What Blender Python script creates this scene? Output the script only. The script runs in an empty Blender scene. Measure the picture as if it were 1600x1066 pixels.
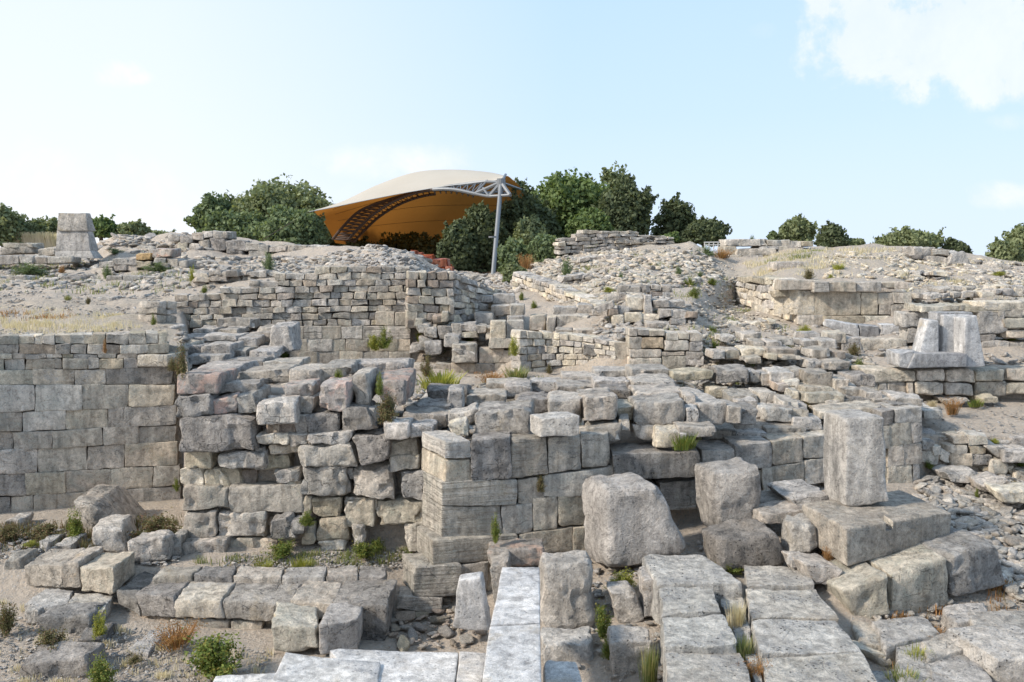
import bpy, math, random
import numpy as np
from mathutils import Vector, Matrix, noise

SC = bpy.context.scene
COL = SC.collection
R = math.radians
rng = random.Random(7)

# ---------------------------------------------------------------- camera
H, F, PITCH = 5.0, 1400.0, math.atan(133 / 1400)
cam_d = bpy.data.cameras.new('camera')
cam_d.sensor_width = 36; cam_d.lens = 31.5
cam_d.clip_end = 6000; cam_d.clip_start = 0.1
cam = bpy.data.objects.new('camera', cam_d); COL.objects.link(cam)
cam.location = (0, 0, H); cam.rotation_euler = (math.pi / 2 - PITCH, 0, 0)
SC.camera = cam
SC.view_settings.view_transform = 'Standard'
SC.view_settings.look = 'None'
SC.view_settings.gamma = 1
SC.view_settings.exposure = 0.93
SC.view_settings.use_curve_mapping = False

# ---------------------------------------------------------------- light
SUN_EL, SUN_AZ = R(36), R(-111)        # azimuth from +Y, negative = left of the view
sd = (math.sin(SUN_AZ) * math.cos(SUN_EL), math.cos(SUN_AZ) * math.cos(SUN_EL), math.sin(SUN_EL))
sun_d = bpy.data.lights.new('sun', 'SUN'); sun_d.energy = 2.75; sun_d.angle = R(6.0)
sun_d.color = (1.0, 0.915, 0.80)
sun = bpy.data.objects.new('sun', sun_d); COL.objects.link(sun)
sun.rotation_euler = Vector(sd).to_track_quat('Z', 'Y').to_euler()

W = bpy.data.worlds.new('World'); SC.world = W; W.use_nodes = True

class NT:
    """tiny node-tree helper"""
    def __init__(s, nt): s.nt = nt
    def n(s, t, **kw):
        nd = s.nt.nodes.new(t)
        ins = kw.pop('i', {})
        for k, v in kw.items(): setattr(nd, k, v)
        for k, v in ins.items():
            sk = nd.inputs[k]
            if isinstance(v, bpy.types.NodeSocket): s.nt.links.new(v, sk)
            else: sk.default_value = v
        return nd
    def math(s, op, a, b=0.0, clamp=False):
        return s.n('ShaderNodeMath', operation=op, use_clamp=clamp, i={0: a, 1: b}).outputs[0]
    def mix(s, f, a, b, mode='MIX'):
        nd = s.n('ShaderNodeMix', data_type='RGBA', blend_type=mode)
        for k, v in ((0, f), (6, a), (7, b)):
            if isinstance(v, bpy.types.NodeSocket): s.nt.links.new(v, nd.inputs[k])
            else: nd.inputs[k].default_value = (v if k == 0 or len(v) == 4 else (*v, 1))
        return nd.outputs[2]
    def ramp(s, f, stops):
        nd = s.n('ShaderNodeValToRGB', i={0: f})
        e = nd.color_ramp.elements
        while len(e) < len(stops): e.new(0.5)
        for q, (p, c) in zip(e, stops):
            q.position = p; q.color = (c, c, c, 1) if not hasattr(c, '__len__') else (*c, 1)
        return nd.outputs[0]
    def noise(s, v, sc, det=4, ro=.55, dist=0):
        return s.n('ShaderNodeTexNoise', i={'Vector': v, 'Scale': sc, 'Detail': det, 'Roughness': ro, 'Distortion': dist}).outputs[0]

w = NT(W.node_tree)
for n in list(W.node_tree.nodes): W.node_tree.nodes.remove(n)
tc = w.n('ShaderNodeTexCoord')
sky = w.n('ShaderNodeTexSky', sky_type='NISHITA', sun_disc=False, sun_elevation=SUN_EL, sun_rotation=SUN_AZ,
          altitude=50, air_density=1.0, dust_density=2.2, ozone_density=1.6)
sep = w.n('ShaderNodeSeparateXYZ', i={0: tc.outputs['Generated']})
X, Y_, Z = sep.outputs
ysafe = w.math('MAXIMUM', Y_, 0.05)
U = w.math('DIVIDE', X, ysafe); V = w.math('DIVIDE', Z, ysafe)
front = w.math('GREATER_THAN', Y_, 0.05)
cn = w.noise(tc.outputs['Generated'], 7, 9, .66, .3)
cn2 = w.noise(tc.outputs['Generated'], 28, 6, .6)
nz = w.math('ADD', w.math('MULTIPLY', w.math('SUBTRACT', cn, .5), 6.0), w.math('MULTIPLY', w.math('SUBTRACT', cn2, .5), 2.6))
def uv(px, py):
    v = (533 - py) / F; y = math.cos(PITCH) + math.sin(PITCH) * v
    return ((px - 800) / F / y, (-math.sin(PITCH) + math.cos(PITCH) * v) / y)
mask = None
for px, py, rx, ry, k in ((1450, 50, 200, 95, 1.7), (1590, 110, 150, 60, 1.4), (1800, 40, 260, 130, 1.5), (180, 116, 46, 22, .95), (215, 122, 36, 12, .8), (313, 155, 36, 9, .3),
                       (650, 252, 140, 30, .6), (1570, 305, 95, 22, .8), (1590, 190, 50, 16, .6), (1195, 48, 28, 18, .35), (1275, 12, 34, 14, .25),
                       (-60, 350, 560, 120, .55), (950, 300, 120, 14, .15)):
    u0, v0 = uv(px, py)
    a = w.math('DIVIDE', w.math('SUBTRACT', U, u0), rx / F); b = w.math('DIVIDE', w.math('SUBTRACT', V, v0), ry / F)
    r2 = w.math('ADD', w.math('MULTIPLY', a, a), w.math('MULTIPLY', b, b))
    e = w.math('MULTIPLY', w.math('ADD', w.math('SUBTRACT', 1.0, r2), w.math('MULTIPLY', nz, .75)), k, )
    e = w.math('MULTIPLY', e, w.math('LESS_THAN', r2, 3.0), clamp=True)
    mask = e if mask is None else w.math('MAXIMUM', mask, e)
mask = w.math('MULTIPLY', w.math('MULTIPLY', mask, front), 1.0, clamp=True)
mask = w.n('ShaderNodeMapRange', interpolation_type='SMOOTHSTEP', i={0: mask, 1: -.15, 2: 2.3, 3: 0.0, 4: 1.25}).outputs[0]
shade = w.mix(w.ramp(cn, [(.4,0),(.62,1)]), (6.9, 7.0, 7.8), (8.0, 7.8, 7.8))
# thin summer haze veil over the blue
veil = w.mix(.76, sky.outputs[0], (4.2, 6.3, 9.0))
hz = w.ramp(w.math('ABSOLUTE', Z), [(0.0, .8), (.15, .35), (.42, .0)])
veil = w.mix(hz, veil, (6.2, 7.0, 8.2))
# forward scattering on the sun's side
side = w.math('ADD', w.math('MULTIPLY', X, -math.cos(R(13))), w.math('MULTIPLY', Y_, -.15))
glow = w.math('MULTIPLY', w.ramp(w.math('ADD', w.math('MULTIPLY', side, .5), .5), [(.40, 0), (.60, .75), (.85, 1.0)]), w.ramp(w.math('ABSOLUTE', Z), [(0, 1), (.9, .2)]))
veil = w.mix(glow, veil, (7.3, 7.5, 7.7))
skyc = w.mix(mask, veil, shade)
bg = w.n('ShaderNodeBackground', i={'Color': skyc, 'Strength': .075})
w.n('ShaderNodeOutputWorld', i={'Surface': bg.outputs[0]})

# ---------------------------------------------------------------- pixel <-> world
cp, sp = math.cos(PITCH), math.sin(PITCH)
def at(px, py, Y):
    v = (533 - py) / F; t = Y / (cp + sp * v)
    return np.array((t * (px - 800) / F, Y, H + t * (-sp + cp * v)))
def pz(px, Y, z):
    c = Y * cp - (z - H) * sp
    return np.array(((px - 800) / F * c, Y, z))
def py_of(Y, z):
    c = Y * cp - (z - H) * sp; up = Y * sp + (z - H) * cp
    return 533 - F * up / c

# ---------------------------------------------------------------- terrain (range / height per bearing)
TC = [
 (-500, [(6,-.1),(10.5,0),(12.6,.15),(12.9,.35),(15.6,.5),(15.9,3.4),(22,3.8),(23.5,3.95),None,(29,4.4),(36,5.2)]),
 (0,    [(6,-.1),(10.5,0),(12.6,.15),(12.9,.4),(15.75,.5),(15.95,3.42),(21,3.72),(23.5,3.95),None,(29,4.4),(36,5.3)]),
 (140,  [(6,-.1),(10.5,0),(12.5,.1),(12.8,.42),(16.15,.5),(16.35,3.46),(21,3.75),(23.5,3.95),None,(29,4.4),(36,5.35)]),
 (185,  [(6,-.1),(10.5,0),(12.6,.1),(12.9,.42),(16.25,.5),(16.45,3.42),(21,3.7),(23.5,3.95),None,(30,4.75),(34,5.8)]),
 (240,  [(6,-.1),(10.5,0),(12.6,.1),(12.9,.42),(16.42,.5),(16.62,3.38),(21,3.65),(22.8,3.95),None,(30,4.8),(34,5.72)]),
 (290,  [(6,-.1),(10.5,0),(12.6,.1),(12.9,.45),(16.55,.5),(16.75,3.3),(21.3,3.55),(22.3,3.9),None,(29,4.75),(33.5,5.8)]),
 (297,  [(6,-.1),(10.5,0),(12.6,.1),(12.9,.45),(13.95,.5),(14.2,2.7),(21.8,2.9),(22.1,3.9),None,(29,4.75),(33.5,5.8)]),
 (400,  [(6,-.1),(10.4,.03),(12.6,.07),(12.9,.43),(13.95,.5),(14.2,2.68),(21.9,2.5),(22.3,4.2),None,(30.5,4.85),(33.5,5.6)]),
 (470,  [(6,-.1),(10.4,.05),(12.6,.05),(12.9,.42),(13.95,.5),(14.2,2.65),(21.9,2.3),(22.3,4.35),None,(29,4.8),(32,5.35)]),
 (600,  [(6,-.1),(10.4,0),(12.5,0),(12.9,.3),(13.95,.45),(14.2,2.25),(21.8,2.3),(22.4,4.4),None,(25,4.95),(28,5.3)]),
 (645,  [(6,-.1),(10.4,-.05),(11.6,-.1),(12.5,.0),(13.85,.42),(14.1,2.15),(21.8,2.3),(22.4,4.35),None,(25,4.85),(28,5.05)]),
 (690,  [(6,-.1),(10.4,-.1),(11.5,-.1),(12.2,-.05),(13.15,.2),(13.4,2.15),(21.5,2.3),(22.4,3.6),None,(27,4.5),(29,4.55)]),
 (760,  [(6,-.1),(10.4,0),(11.3,0),(12,.05),(13.1,.25),(13.35,2.15),(20.8,2.3),(21.4,2.9),None,(28,3.75),(35,4.2)]),
 (860,  [(6,-.1),(10.2,.1),(11.3,.2),(12,.3),(13.3,.5),(13.55,2.1),(19.9,2.45),(20.6,3.05),None,(25,3.6),(33,4.9)]),
 (960,  [(6,0),(9.5,.2),(11.0,.4),(12,.55),(13.5,.65),(13.85,1.95),(18.9,2.5),(19.4,3.2),None,(26,4.3),(33,5.25)]),
 (1080, [(6,.2),(9,.35),(10.8,.5),(12,.7),(13.9,.85),(14.2,1.9),(18.7,2.6),(19.2,3.3),None,(26,4.15),(33,5.47)]),
 (1150, [(6,.2),(8.8,.4),(10.5,.55),(11.9,.8),(14.1,1.0),(14.4,1.95),(18.4,2.7),(19.1,2.95),(28.2,3.5),(28.5,4.25),(34,4.95)]),
 (1200, [(6,.2),(8.6,.4),(10.3,.6),(11.8,.85),(14.2,1.15),(14.5,2.0),(18.3,2.75),(19,2.95),(25.8,3.35),(26.1,4.25),(34,5.17)]),
 (1247, [(6,.2),(8.6,.4),(10.3,.6),(11.8,.85),(14.4,1.2),(14.7,2.05),(18.1,2.7),(19,2.9),(24.05,3.2),(24.3,4.25),(34,5.32)]),
 (1300, [(6,.3),(8.6,.45),(10.2,.6),(11.2,.95),(14.6,1.3),(14.9,2.1),(17.8,2.6),(18.4,2.8),(24.0,3.2),(24.3,4.25),(34,5.35)]),
 (1345, [(6,.3),(8.7,.45),(10.2,.6),(11.2,.92),(14.7,1.3),(15.0,2.1),(17.75,2.45),(18.3,2.8),(24.0,3.25),(24.3,4.2),(34,5.4)]),
 (1400, [(6,.3),(8.8,.36),(10.3,.52),(11.2,.9),(14.8,1.3),(15.1,2.1),(17.7,2.3),(18.0,2.8),(24,3.5),(24.4,4.05),(34,5.4)]),
 (1440, [(6,.3),(9,.38),(10.6,.58),(11.8,.98),(15.0,1.28),(15.2,1.95),(17.65,2.2),(17.95,2.78),None,(25,3.9),(34,5.28)]),
 (1600, [(6,.3),(9.2,.4),(11,.62),(12.5,.95),(15.2,1.25),(15.4,1.85),(17.7,2.2),(17.95,2.78),None,(25,3.9),(34,4.75)]),
 (2100, [(6,.3),(9.2,.5),(11,.72),(12.5,.95),(15.2,1.25),(15.4,1.85),(17.7,2.2),(17.95,2.78),None,(25,3.9),(34,4.6)]),
]
for px, rows in TC:
    k = 8
    if rows[k] is None: rows[k] = (rows[7][0] * .6 + rows[9][0] * .4, rows[7][1] * .6 + rows[9][1] * .4)
for i, (px, rows) in enumerate(TC):
    zb = {645: 4.2, 690: 4.2, 760: 4.2, 600: 4.3}.get(px, max(3.9, rows[-1][1] - .8))
    TC[i] = (px, [(1.5, rows[0][1])] + rows + [(46, zb), (220, 1.8), (3000, .5)])
def trow(px):
    px = min(max(px, TC[0][0]), TC[-1][0] - 1e-6)
    for a, b in zip(TC, TC[1:]):
        if a[0] <= px <= b[0]:
            f = (px - a[0]) / (b[0] - a[0])
            return [((1 - f) * p[0] + f * q[0], (1 - f) * p[1] + f * q[1]) for p, q in zip(a[1], b[1])]
def ground(px, py):
    """the ground point seen at a picture position (first hit from the viewer)"""
    rows = trow(px); prev = None
    for (Y0, z0), (Y1, z1) in zip(rows, rows[1:]):
        n = 1 if Y1 > 400 else 12
        for k in range(n + 1):
            f = k / n; Yk = Y0 + (Y1 - Y0) * f; zk = z0 + (z1 - z0) * f
            q = py_of(Yk, zk)
            if prev and q <= py:
                g = (prev[2] - py) / max(prev[2] - q, 1e-6); g = min(max(g, 0), 1)
                return pz(px, prev[0] + (Yk - prev[0]) * g, prev[1] + (zk - prev[1]) * g)
            prev = (Yk, zk, q)
    return pz(px, 40, 5)
def gz(x, Y):
    z = 3.0
    for _ in range(2):
        c = Y * cp - (z - H) * sp
        rows = trow(800 + x / c * F)
        for (Y0, z0), (Y1, z1) in zip(rows, rows[1:]):
            if Y0 <= Y <= Y1:
                z = z0 + (z1 - z0) * (Y - Y0) / max(Y1 - Y0, 1e-6); break
    return z

# ---------------------------------------------------------------- materials
def new_mat(name):
    m = bpy.data.materials.new(name); m.use_nodes = True
    for n in list(m.node_tree.nodes): m.node_tree.nodes.remove(n)
    return m, NT(m.node_tree)

def stone_mat(name, a, b, dark, dk=.5, orange=0.0, sc=1.0, bump=.7, strata=False, pits=.4, var=.22, rough=.92, cracks=.5):
    a, b, dark = [(c[0] * 1.03, c[1] * 1.005, c[2] * .975) for c in (a, b, dark)]
    m, t = new_mat(name)
    tc = t.n('ShaderNodeTexCoord'); oi = t.n('ShaderNodeObjectInfo'); ge = t.n('ShaderNodeNewGeometry')
    rnd = t.math('FRACT', t.math('ADD', oi.outputs['Random'], ge.outputs['Random Per Island']))
    off = t.n('ShaderNodeCombineXYZ', i={0: t.math('MULTIPLY', rnd, 61), 1: t.math('MULTIPLY', rnd, 23), 2: t.math('MULTIPLY', rnd, 91)})
    co = t.n('ShaderNodeVectorMath', operation='ADD', i={0: tc.outputs['Object'], 1: off.outputs[0]}).outputs[0]
    n1 = t.noise(co, 1.5 * sc, 3, .6); n2 = t.noise(co, 10 * sc, 9, .74, .3); n3 = t.noise(co, 36 * sc, 5, .7)
    n4 = t.noise(co, 90 * sc, 3, .6); n5 = t.noise(co, 2.6 * sc, 4, .6, .6)
    base = t.mix(t.ramp(n1, [(.4, 0), (.6, 1)]), a, b)
    base = t.mix(1.0, base, t.ramp(n2, [(.37, .60), (.5, .98), (.63, 1.36)]), 'MULTIPLY')
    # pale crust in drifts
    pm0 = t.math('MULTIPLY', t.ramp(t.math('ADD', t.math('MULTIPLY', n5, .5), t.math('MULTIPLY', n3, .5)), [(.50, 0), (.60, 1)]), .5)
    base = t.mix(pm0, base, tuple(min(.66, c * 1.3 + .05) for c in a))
    # black-grey lichen crust
    th = .575 - .055 * dk
    dmask = t.math('MULTIPLY', t.ramp(t.math('ADD', t.math('MULTIPLY', n5, .45), t.math('ADD', t.math('MULTIPLY', n2, .4), t.math('MULTIPLY', n3, .22))),
                                      [(th, 0), (th + .075, 1)]), min(.92, .45 + dk * .5))
    base = t.mix(dmask, base, dark)
    stv = t.n('ShaderNodeVectorMath', operation='MULTIPLY', i={0: co, 1: (7, 7, .9)}).outputs[0]
    strk = t.noise(stv, 1.0, 4, .6)
    base = t.mix(1.0, base, t.ramp(strk, [(.38, .74), (.52, 1.0), (.66, 1.12)]), 'MULTIPLY')
    warm = t.math('MULTIPLY', t.ramp(t.noise(co, 1.9 * sc, 5, .65, .8), [(.55, 0), (.66, 1)]), t.math('FRACT', t.math('MULTIPLY', rnd, 5.1)))
    base = t.mix(t.math('MULTIPLY', warm, .55), base, (.42, .345, .255))
    ckv = t.n('ShaderNodeVectorMath', operation='ADD', i={0: co, 1: t.n('ShaderNodeVectorMath', operation='SCALE', i={0: t.n('ShaderNodeTexNoise', i={'Vector': co, 'Scale': 3.0, 'Detail': 4}).outputs['Color'], 'Scale': .35}).outputs[0]}).outputs[0]
    ckz = t.n('ShaderNodeVectorMath', operation='MULTIPLY', i={0: ckv, 1: (1, 1, 1.8)}).outputs[0]
    vc = t.n('ShaderNodeTexVoronoi', feature='DISTANCE_TO_EDGE', i={'Vector': ckz, 'Scale': 1.7 * sc})
    crk = t.math('MULTIPLY', t.ramp(vc.outputs['Distance'], [(.0, 1), (.016, 0)]), t.math('MULTIPLY', t.math('GREATER_THAN', t.math('FRACT', t.math('MULTIPLY', rnd, 3.9)), .62), t.ramp(n5, [(.45, 0), (.52, 1)])))
    base = t.mix(t.math('MULTIPLY', crk, cracks), base, tuple(c * .5 for c in dark))
    if orange:
        om = t.math('MULTIPLY', t.ramp(t.math('ADD', t.math('MULTIPLY', t.noise(co, 3.1, 3, .7), .6), t.math('MULTIPLY', n2, .4)), [(.50, 0), (.56, 1)]), .62 * orange)
        base = t.mix(om, base, (.60, .40, .32))
    base = t.mix(1.0, base, t.ramp(n4, [(.3, .75), (.5, 1.0), (.7, 1.2)]), 'MULTIPLY')
    # voids
    v2 = t.n('ShaderNodeTexVoronoi', i={'Vector': co, 'Scale': 17 * sc, 'Randomness': 1.0})
    pm = t.math('MULTIPLY', t.ramp(t.math('ADD', v2.outputs['Distance'], t.math('MULTIPLY', t.math('SUBTRACT', n3, .5), .5)), [(.10, 1), (.24, 0)]), t.ramp(n5, [(.48, 0), (.56, 1)]))
    base = t.mix(t.math('MULTIPLY', pm, min(1, pits)), base, tuple(c * .5 for c in dark))
    hs = t.n('ShaderNodeHueSaturation', i={'Hue': t.math('ADD', .493, t.math('MULTIPLY', t.math('FRACT', t.math('MULTIPLY', rnd, 7.3)), .014)),
             'Saturation': t.math('ADD', .75, t.math('MULTIPLY', t.math('FRACT', t.math('MULTIPLY', rnd, 13.7)), .5)),
             'Value': t.math('ADD', 1 - var, t.math('MULTIPLY', rnd, 2 * var)), 'Color': base})
    h = t.math('ADD', t.math('MULTIPLY', n2, 1.3), t.math('ADD', t.math('MULTIPLY', n3, .42), t.math('ADD', t.math('MULTIPLY', n4, .1), t.math('MULTIPLY', n5, 1.2))))
    h = t.math('SUBTRACT', h, t.math('ADD', t.math('MULTIPLY', pm, .7 * pits), t.math('MULTIPLY', crk, cracks)))
    if strata:
        sx = t.n('ShaderNodeVectorMath', operation='MULTIPLY', i={0: co, 1: (.5, .5, 11)}).outputs[0]
        st = t.noise(sx, 1.6, 4, .6)
        h = t.math('ADD', h, t.math('MULTIPLY', st, 1.6))
    bp = t.n('ShaderNodeBump', i={'Height': h, 'Strength': min(1.0, bump * 1.15), 'Distance': .085})
    bs = t.n('ShaderNodeBsdfPrincipled', i={'Base Color': hs.outputs[0], 'Roughness': rough, 'Normal': bp.outputs[0], 'Specular IOR Level': .25})
    t.n('ShaderNodeOutputMaterial', i={0: bs.outputs[0]})
    return m

DK = (.085, .085, .085)
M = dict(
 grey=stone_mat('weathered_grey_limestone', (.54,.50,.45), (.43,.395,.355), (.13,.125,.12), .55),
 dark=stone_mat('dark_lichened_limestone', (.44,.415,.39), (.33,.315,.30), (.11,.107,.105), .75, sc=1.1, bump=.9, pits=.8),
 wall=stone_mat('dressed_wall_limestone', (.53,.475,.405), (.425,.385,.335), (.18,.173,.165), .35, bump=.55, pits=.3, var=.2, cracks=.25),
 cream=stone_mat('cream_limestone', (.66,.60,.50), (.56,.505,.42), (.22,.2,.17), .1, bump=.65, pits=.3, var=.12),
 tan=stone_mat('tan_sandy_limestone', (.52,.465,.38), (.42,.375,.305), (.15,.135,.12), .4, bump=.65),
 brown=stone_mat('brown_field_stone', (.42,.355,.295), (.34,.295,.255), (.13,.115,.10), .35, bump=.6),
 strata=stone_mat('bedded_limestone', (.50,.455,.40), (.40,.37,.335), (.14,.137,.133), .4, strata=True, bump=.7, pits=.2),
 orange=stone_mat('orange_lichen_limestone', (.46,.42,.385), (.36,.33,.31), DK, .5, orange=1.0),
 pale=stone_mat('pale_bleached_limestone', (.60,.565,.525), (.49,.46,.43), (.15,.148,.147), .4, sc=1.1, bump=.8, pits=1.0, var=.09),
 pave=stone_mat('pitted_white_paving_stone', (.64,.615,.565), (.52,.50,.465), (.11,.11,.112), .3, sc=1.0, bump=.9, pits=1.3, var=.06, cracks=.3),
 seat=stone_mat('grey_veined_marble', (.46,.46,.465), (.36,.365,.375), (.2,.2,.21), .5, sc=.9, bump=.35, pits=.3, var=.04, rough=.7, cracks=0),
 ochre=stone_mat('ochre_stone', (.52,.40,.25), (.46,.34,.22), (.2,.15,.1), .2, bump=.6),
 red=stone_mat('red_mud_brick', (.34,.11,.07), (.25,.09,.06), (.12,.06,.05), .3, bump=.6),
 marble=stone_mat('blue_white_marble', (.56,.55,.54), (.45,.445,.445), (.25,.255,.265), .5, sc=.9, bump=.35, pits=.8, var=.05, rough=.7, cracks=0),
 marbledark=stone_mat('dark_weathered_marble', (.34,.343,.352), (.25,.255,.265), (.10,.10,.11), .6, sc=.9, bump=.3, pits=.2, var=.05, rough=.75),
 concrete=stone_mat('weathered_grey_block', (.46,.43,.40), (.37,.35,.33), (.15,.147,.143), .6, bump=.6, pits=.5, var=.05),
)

def simple_mat(name, col, rough=.6, metal=0, nsc=0, namt=.3):
    m, t = new_mat(name)
    c = (*col, 1)
    if nsc:
        tcn = t.n('ShaderNodeTexCoord')
        nn = t.noise(tcn.outputs['Object'], nsc, 5, .6)
        c = t.mix(nn, tuple(x * (1 - namt) for x in col), tuple(min(.9, x * (1 + namt)) for x in col))
    bs = t.n('ShaderNodeBsdfPrincipled', i={'Base Color': c, 'Roughness': rough, 'Metallic': metal})
    t.n('ShaderNodeOutputMaterial', i={0: bs.outputs[0]}); return m
M['steel'] = simple_mat('painted_grey_steel', (.17, .18, .19), .45, .3, 6, .12)
M['bark'] = simple_mat('tree_bark', (.10, .08, .06), .9, 0, 8, .4)
M['rust'] = simple_mat('dark_brown_steel', (.07, .045, .035), .6, .2, 5, .3)
M['white_paint'] = simple_mat('pale_painted_metal', (.45, .44, .42), .5)

def leaf_mat(name, a, b, tr=.3, c=None):
    m, t = new_mat(name)
    ge = t.n('ShaderNodeNewGeometry'); tcn = t.n('ShaderNodeTexCoord')
    rr = ge.outputs['Random Per Island']
    nn = t.noise(tcn.outputs['Object'], 1.3, 3, .6)
    col = t.mix(t.ramp(t.math('ADD', t.math('MULTIPLY', rr, .5), t.math('MULTIPLY', nn, .5)), [(.3, 0), (.7, 1)]), a, b)
    if c: col = t.mix(t.math('MULTIPLY', t.math('GREATER_THAN', t.math('FRACT', t.math('MULTIPLY', rr, 9.7)), .8), .8), col, c)
    d = t.n('ShaderNodeBsdfPrincipled', i={'Base Color': col, 'Roughness': .65, 'Specular IOR Level': .2})
    tl = t.n('ShaderNodeBsdfTranslucent', i={'Color': t.mix(1.0, col, (1.3, 1.25, .7), 'MULTIPLY')})
    mx = t.n('ShaderNodeMixShader', i={0: tr, 1: d.outputs[0], 2: tl.outputs[0]})
    t.n('ShaderNodeOutputMaterial', i={0: mx.outputs[0]}); return m
L = dict(
 oak=leaf_mat('grey_green_leaves', (.135,.165,.085), (.24,.27,.145), .3),
 olive=leaf_mat('olive_green_leaves', (.11,.15,.08), (.20,.25,.13), .35),
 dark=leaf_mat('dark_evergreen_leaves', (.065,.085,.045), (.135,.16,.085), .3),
 bright=leaf_mat('bright_green_leaves', (.10,.145,.055), (.175,.23,.09), .35),
 green=leaf_mat('shrub_green_leaves', (.09,.13,.03), (.20,.24,.06), .3, (.24,.20,.05)),
 yellow=leaf_mat('yellow_green_leaves', (.24,.26,.05), (.40,.38,.09), .3, (.14,.18,.04)),
 dry=leaf_mat('rust_brown_dry_leaves', (.28,.14,.06), (.44,.25,.11), .25, (.14,.12,.05)),
 murky=leaf_mat('dull_brown_green_leaves', (.10,.105,.045), (.18,.15,.07), .2, (.20,.11,.07)),
 straw=leaf_mat('straw_blades', (.50,.43,.30), (.66,.59,.45), .3),
 grass=leaf_mat('grass_blades', (.15,.19,.07), (.26,.28,.12), .35, (.4,.33,.18)),
)

# ground
gm, t = new_mat('dusty_rubble_ground')
geo = t.n('ShaderNodeNewGeometry'); att = t.n('ShaderNodeAttribute', attribute_name='dry')
co = geo.outputs['Position']
n1 = t.noise(co, .35, 4, .6); n2 = t.noise(co, 2.2, 8, .7); n3 = t.noise(co, 19, 6, .75)
base = t.mix(t.ramp(n1, [(.35, 0), (.65, 1)]), (.59,.50,.41), (.50,.43,.36))
base = t.mix(t.ramp(n2, [(.42, 0), (.62, .6)]), base, (.62,.54,.455))
vo = t.n('ShaderNodeTexVoronoi', i={'Vector': co, 'Scale': 22, 'Randomness': 1})
vg = t.n('ShaderNodeSeparateXYZ', i={0: vo.outputs['Color']}).outputs[0]
peb = t.math('MULTIPLY', t.math('LESS_THAN', vo.outputs['Distance'], .33), t.math('GREATER_THAN', vg, .45))
base = t.mix(t.math('MULTIPLY', peb, .7), base, t.mix(vg, (.24,.23,.22), (.56,.54,.51)))
dm = t.math('MULTIPLY', att.outputs['Fac'], t.ramp(n2, [(.4, 0), (.62, 1)]))
base = t.mix(dm, base, t.mix(n3, (.42,.34,.24), (.60,.53,.40)))
base = t.mix(1.0, base, t.ramp(n3, [(.3, .7), (.55, 1.0), (.75, 1.15)]), 'MULTIPLY')
h = t.math('ADD', t.math('MULTIPLY', n2, 2.2), t.math('ADD', t.math('MULTIPLY', n3, .8), t.math('MULTIPLY', peb, .4)))
bp = t.n('ShaderNodeBump', i={'Height': h, 'Strength': 1.0, 'Distance': .1})
bs = t.n('ShaderNodeBsdfPrincipled', i={'Base Color': base, 'Roughness': .95, 'Normal': bp.outputs[0], 'Specular IOR Level': .2})
t.n('ShaderNodeOutputMaterial', i={0: bs.outputs[0]})
M['ground'] = gm

# ---------------------------------------------------------------- object helpers
def mesh_np(name, verts, faces, mat=None, smooth=False):
    """verts Nx3, faces: list/array of equal-length loops (3 or 4) or list of lists"""
    me = bpy.data.meshes.new(name)
    v = np.asarray(verts, dtype=np.float32)
    if isinstance(faces, np.ndarray):
        k = faces.shape[1]; nf = len(faces)
        me.vertices.add(len(v)); me.vertices.foreach_set('co', v.ravel())
        me.loops.add(nf * k); me.loops.foreach_set('vertex_index', faces.astype(np.int32).ravel())
        me.polygons.add(nf); me.polygons.foreach_set('loop_start', np.arange(0, nf * k, k, dtype=np.int32))
        me.polygons.foreach_set('loop_total', np.full(nf, k, dtype=np.int32))
        me.update(calc_edges=True)
    else:
        me.from_pydata([tuple(p) for p in v], [], faces); me.update()
    if smooth:
        me.polygons.foreach_set('use_smooth', np.ones(len(me.polygons), dtype=bool))
    if mat: me.materials.append(mat)
    return me
def link(name, me, loc=(0, 0, 0), parent=None, rot=None, scale=None):
    o = bpy.data.objects.new(name, me); COL.objects.link(o)
    if parent is not None:
        o.parent = parent
        loc = Vector(loc) - parent.location
    o.location = loc
    if rot is not None: o.rotation_euler = rot
    if scale is not None: o.scale = scale
    return o
def tag(o, label=None, cat=None, group=None, kind=None):
    if label: o['label'] = label
    if cat: o['category'] = cat
    if group: o['group'] = group
    if kind: o['kind'] = kind
    return o
def thing(name, label, cat, loc, group=None):
    return tag(link(name, None, loc), label, cat, group)

_grid = {}
def cube_grid(nx, ny, nz):
    key = (nx, ny, nz)
    if key in _grid: return _grid[key]
    idx, pts, faces = {}, [], []
    def v(i, j, k):
        q = (i, j, k)
        if q not in idx: idx[q] = len(pts); pts.append(q)
        return idx[q]
    for i in range(nx):
        for j in range(ny):
            faces.append((v(i,j,0), v(i,j+1,0), v(i+1,j+1,0), v(i+1,j,0)))
            faces.append((v(i,j,nz), v(i+1,j,nz), v(i+1,j+1,nz), v(i,j+1,nz)))
    for i in range(nx):
        for k in range(nz):
            faces.append((v(i,0,k), v(i+1,0,k), v(i+1,0,k+1), v(i,0,k+1)))
            faces.append((v(i,ny,k), v(i,ny,k+1), v(i+1,ny,k+1), v(i+1,ny,k)))
    for j in range(ny):
        for k in range(nz):
            faces.append((v(0,j,k), v(0,j,k+1), v(0,j+1,k+1), v(0,j+1,k)))
            faces.append((v(nx,j,k), v(nx,j+1,k), v(nx,j+1,k+1), v(nx,j,k+1)))
    _grid[key] = (np.array(pts), np.array(faces)); return _grid[key]

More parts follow.
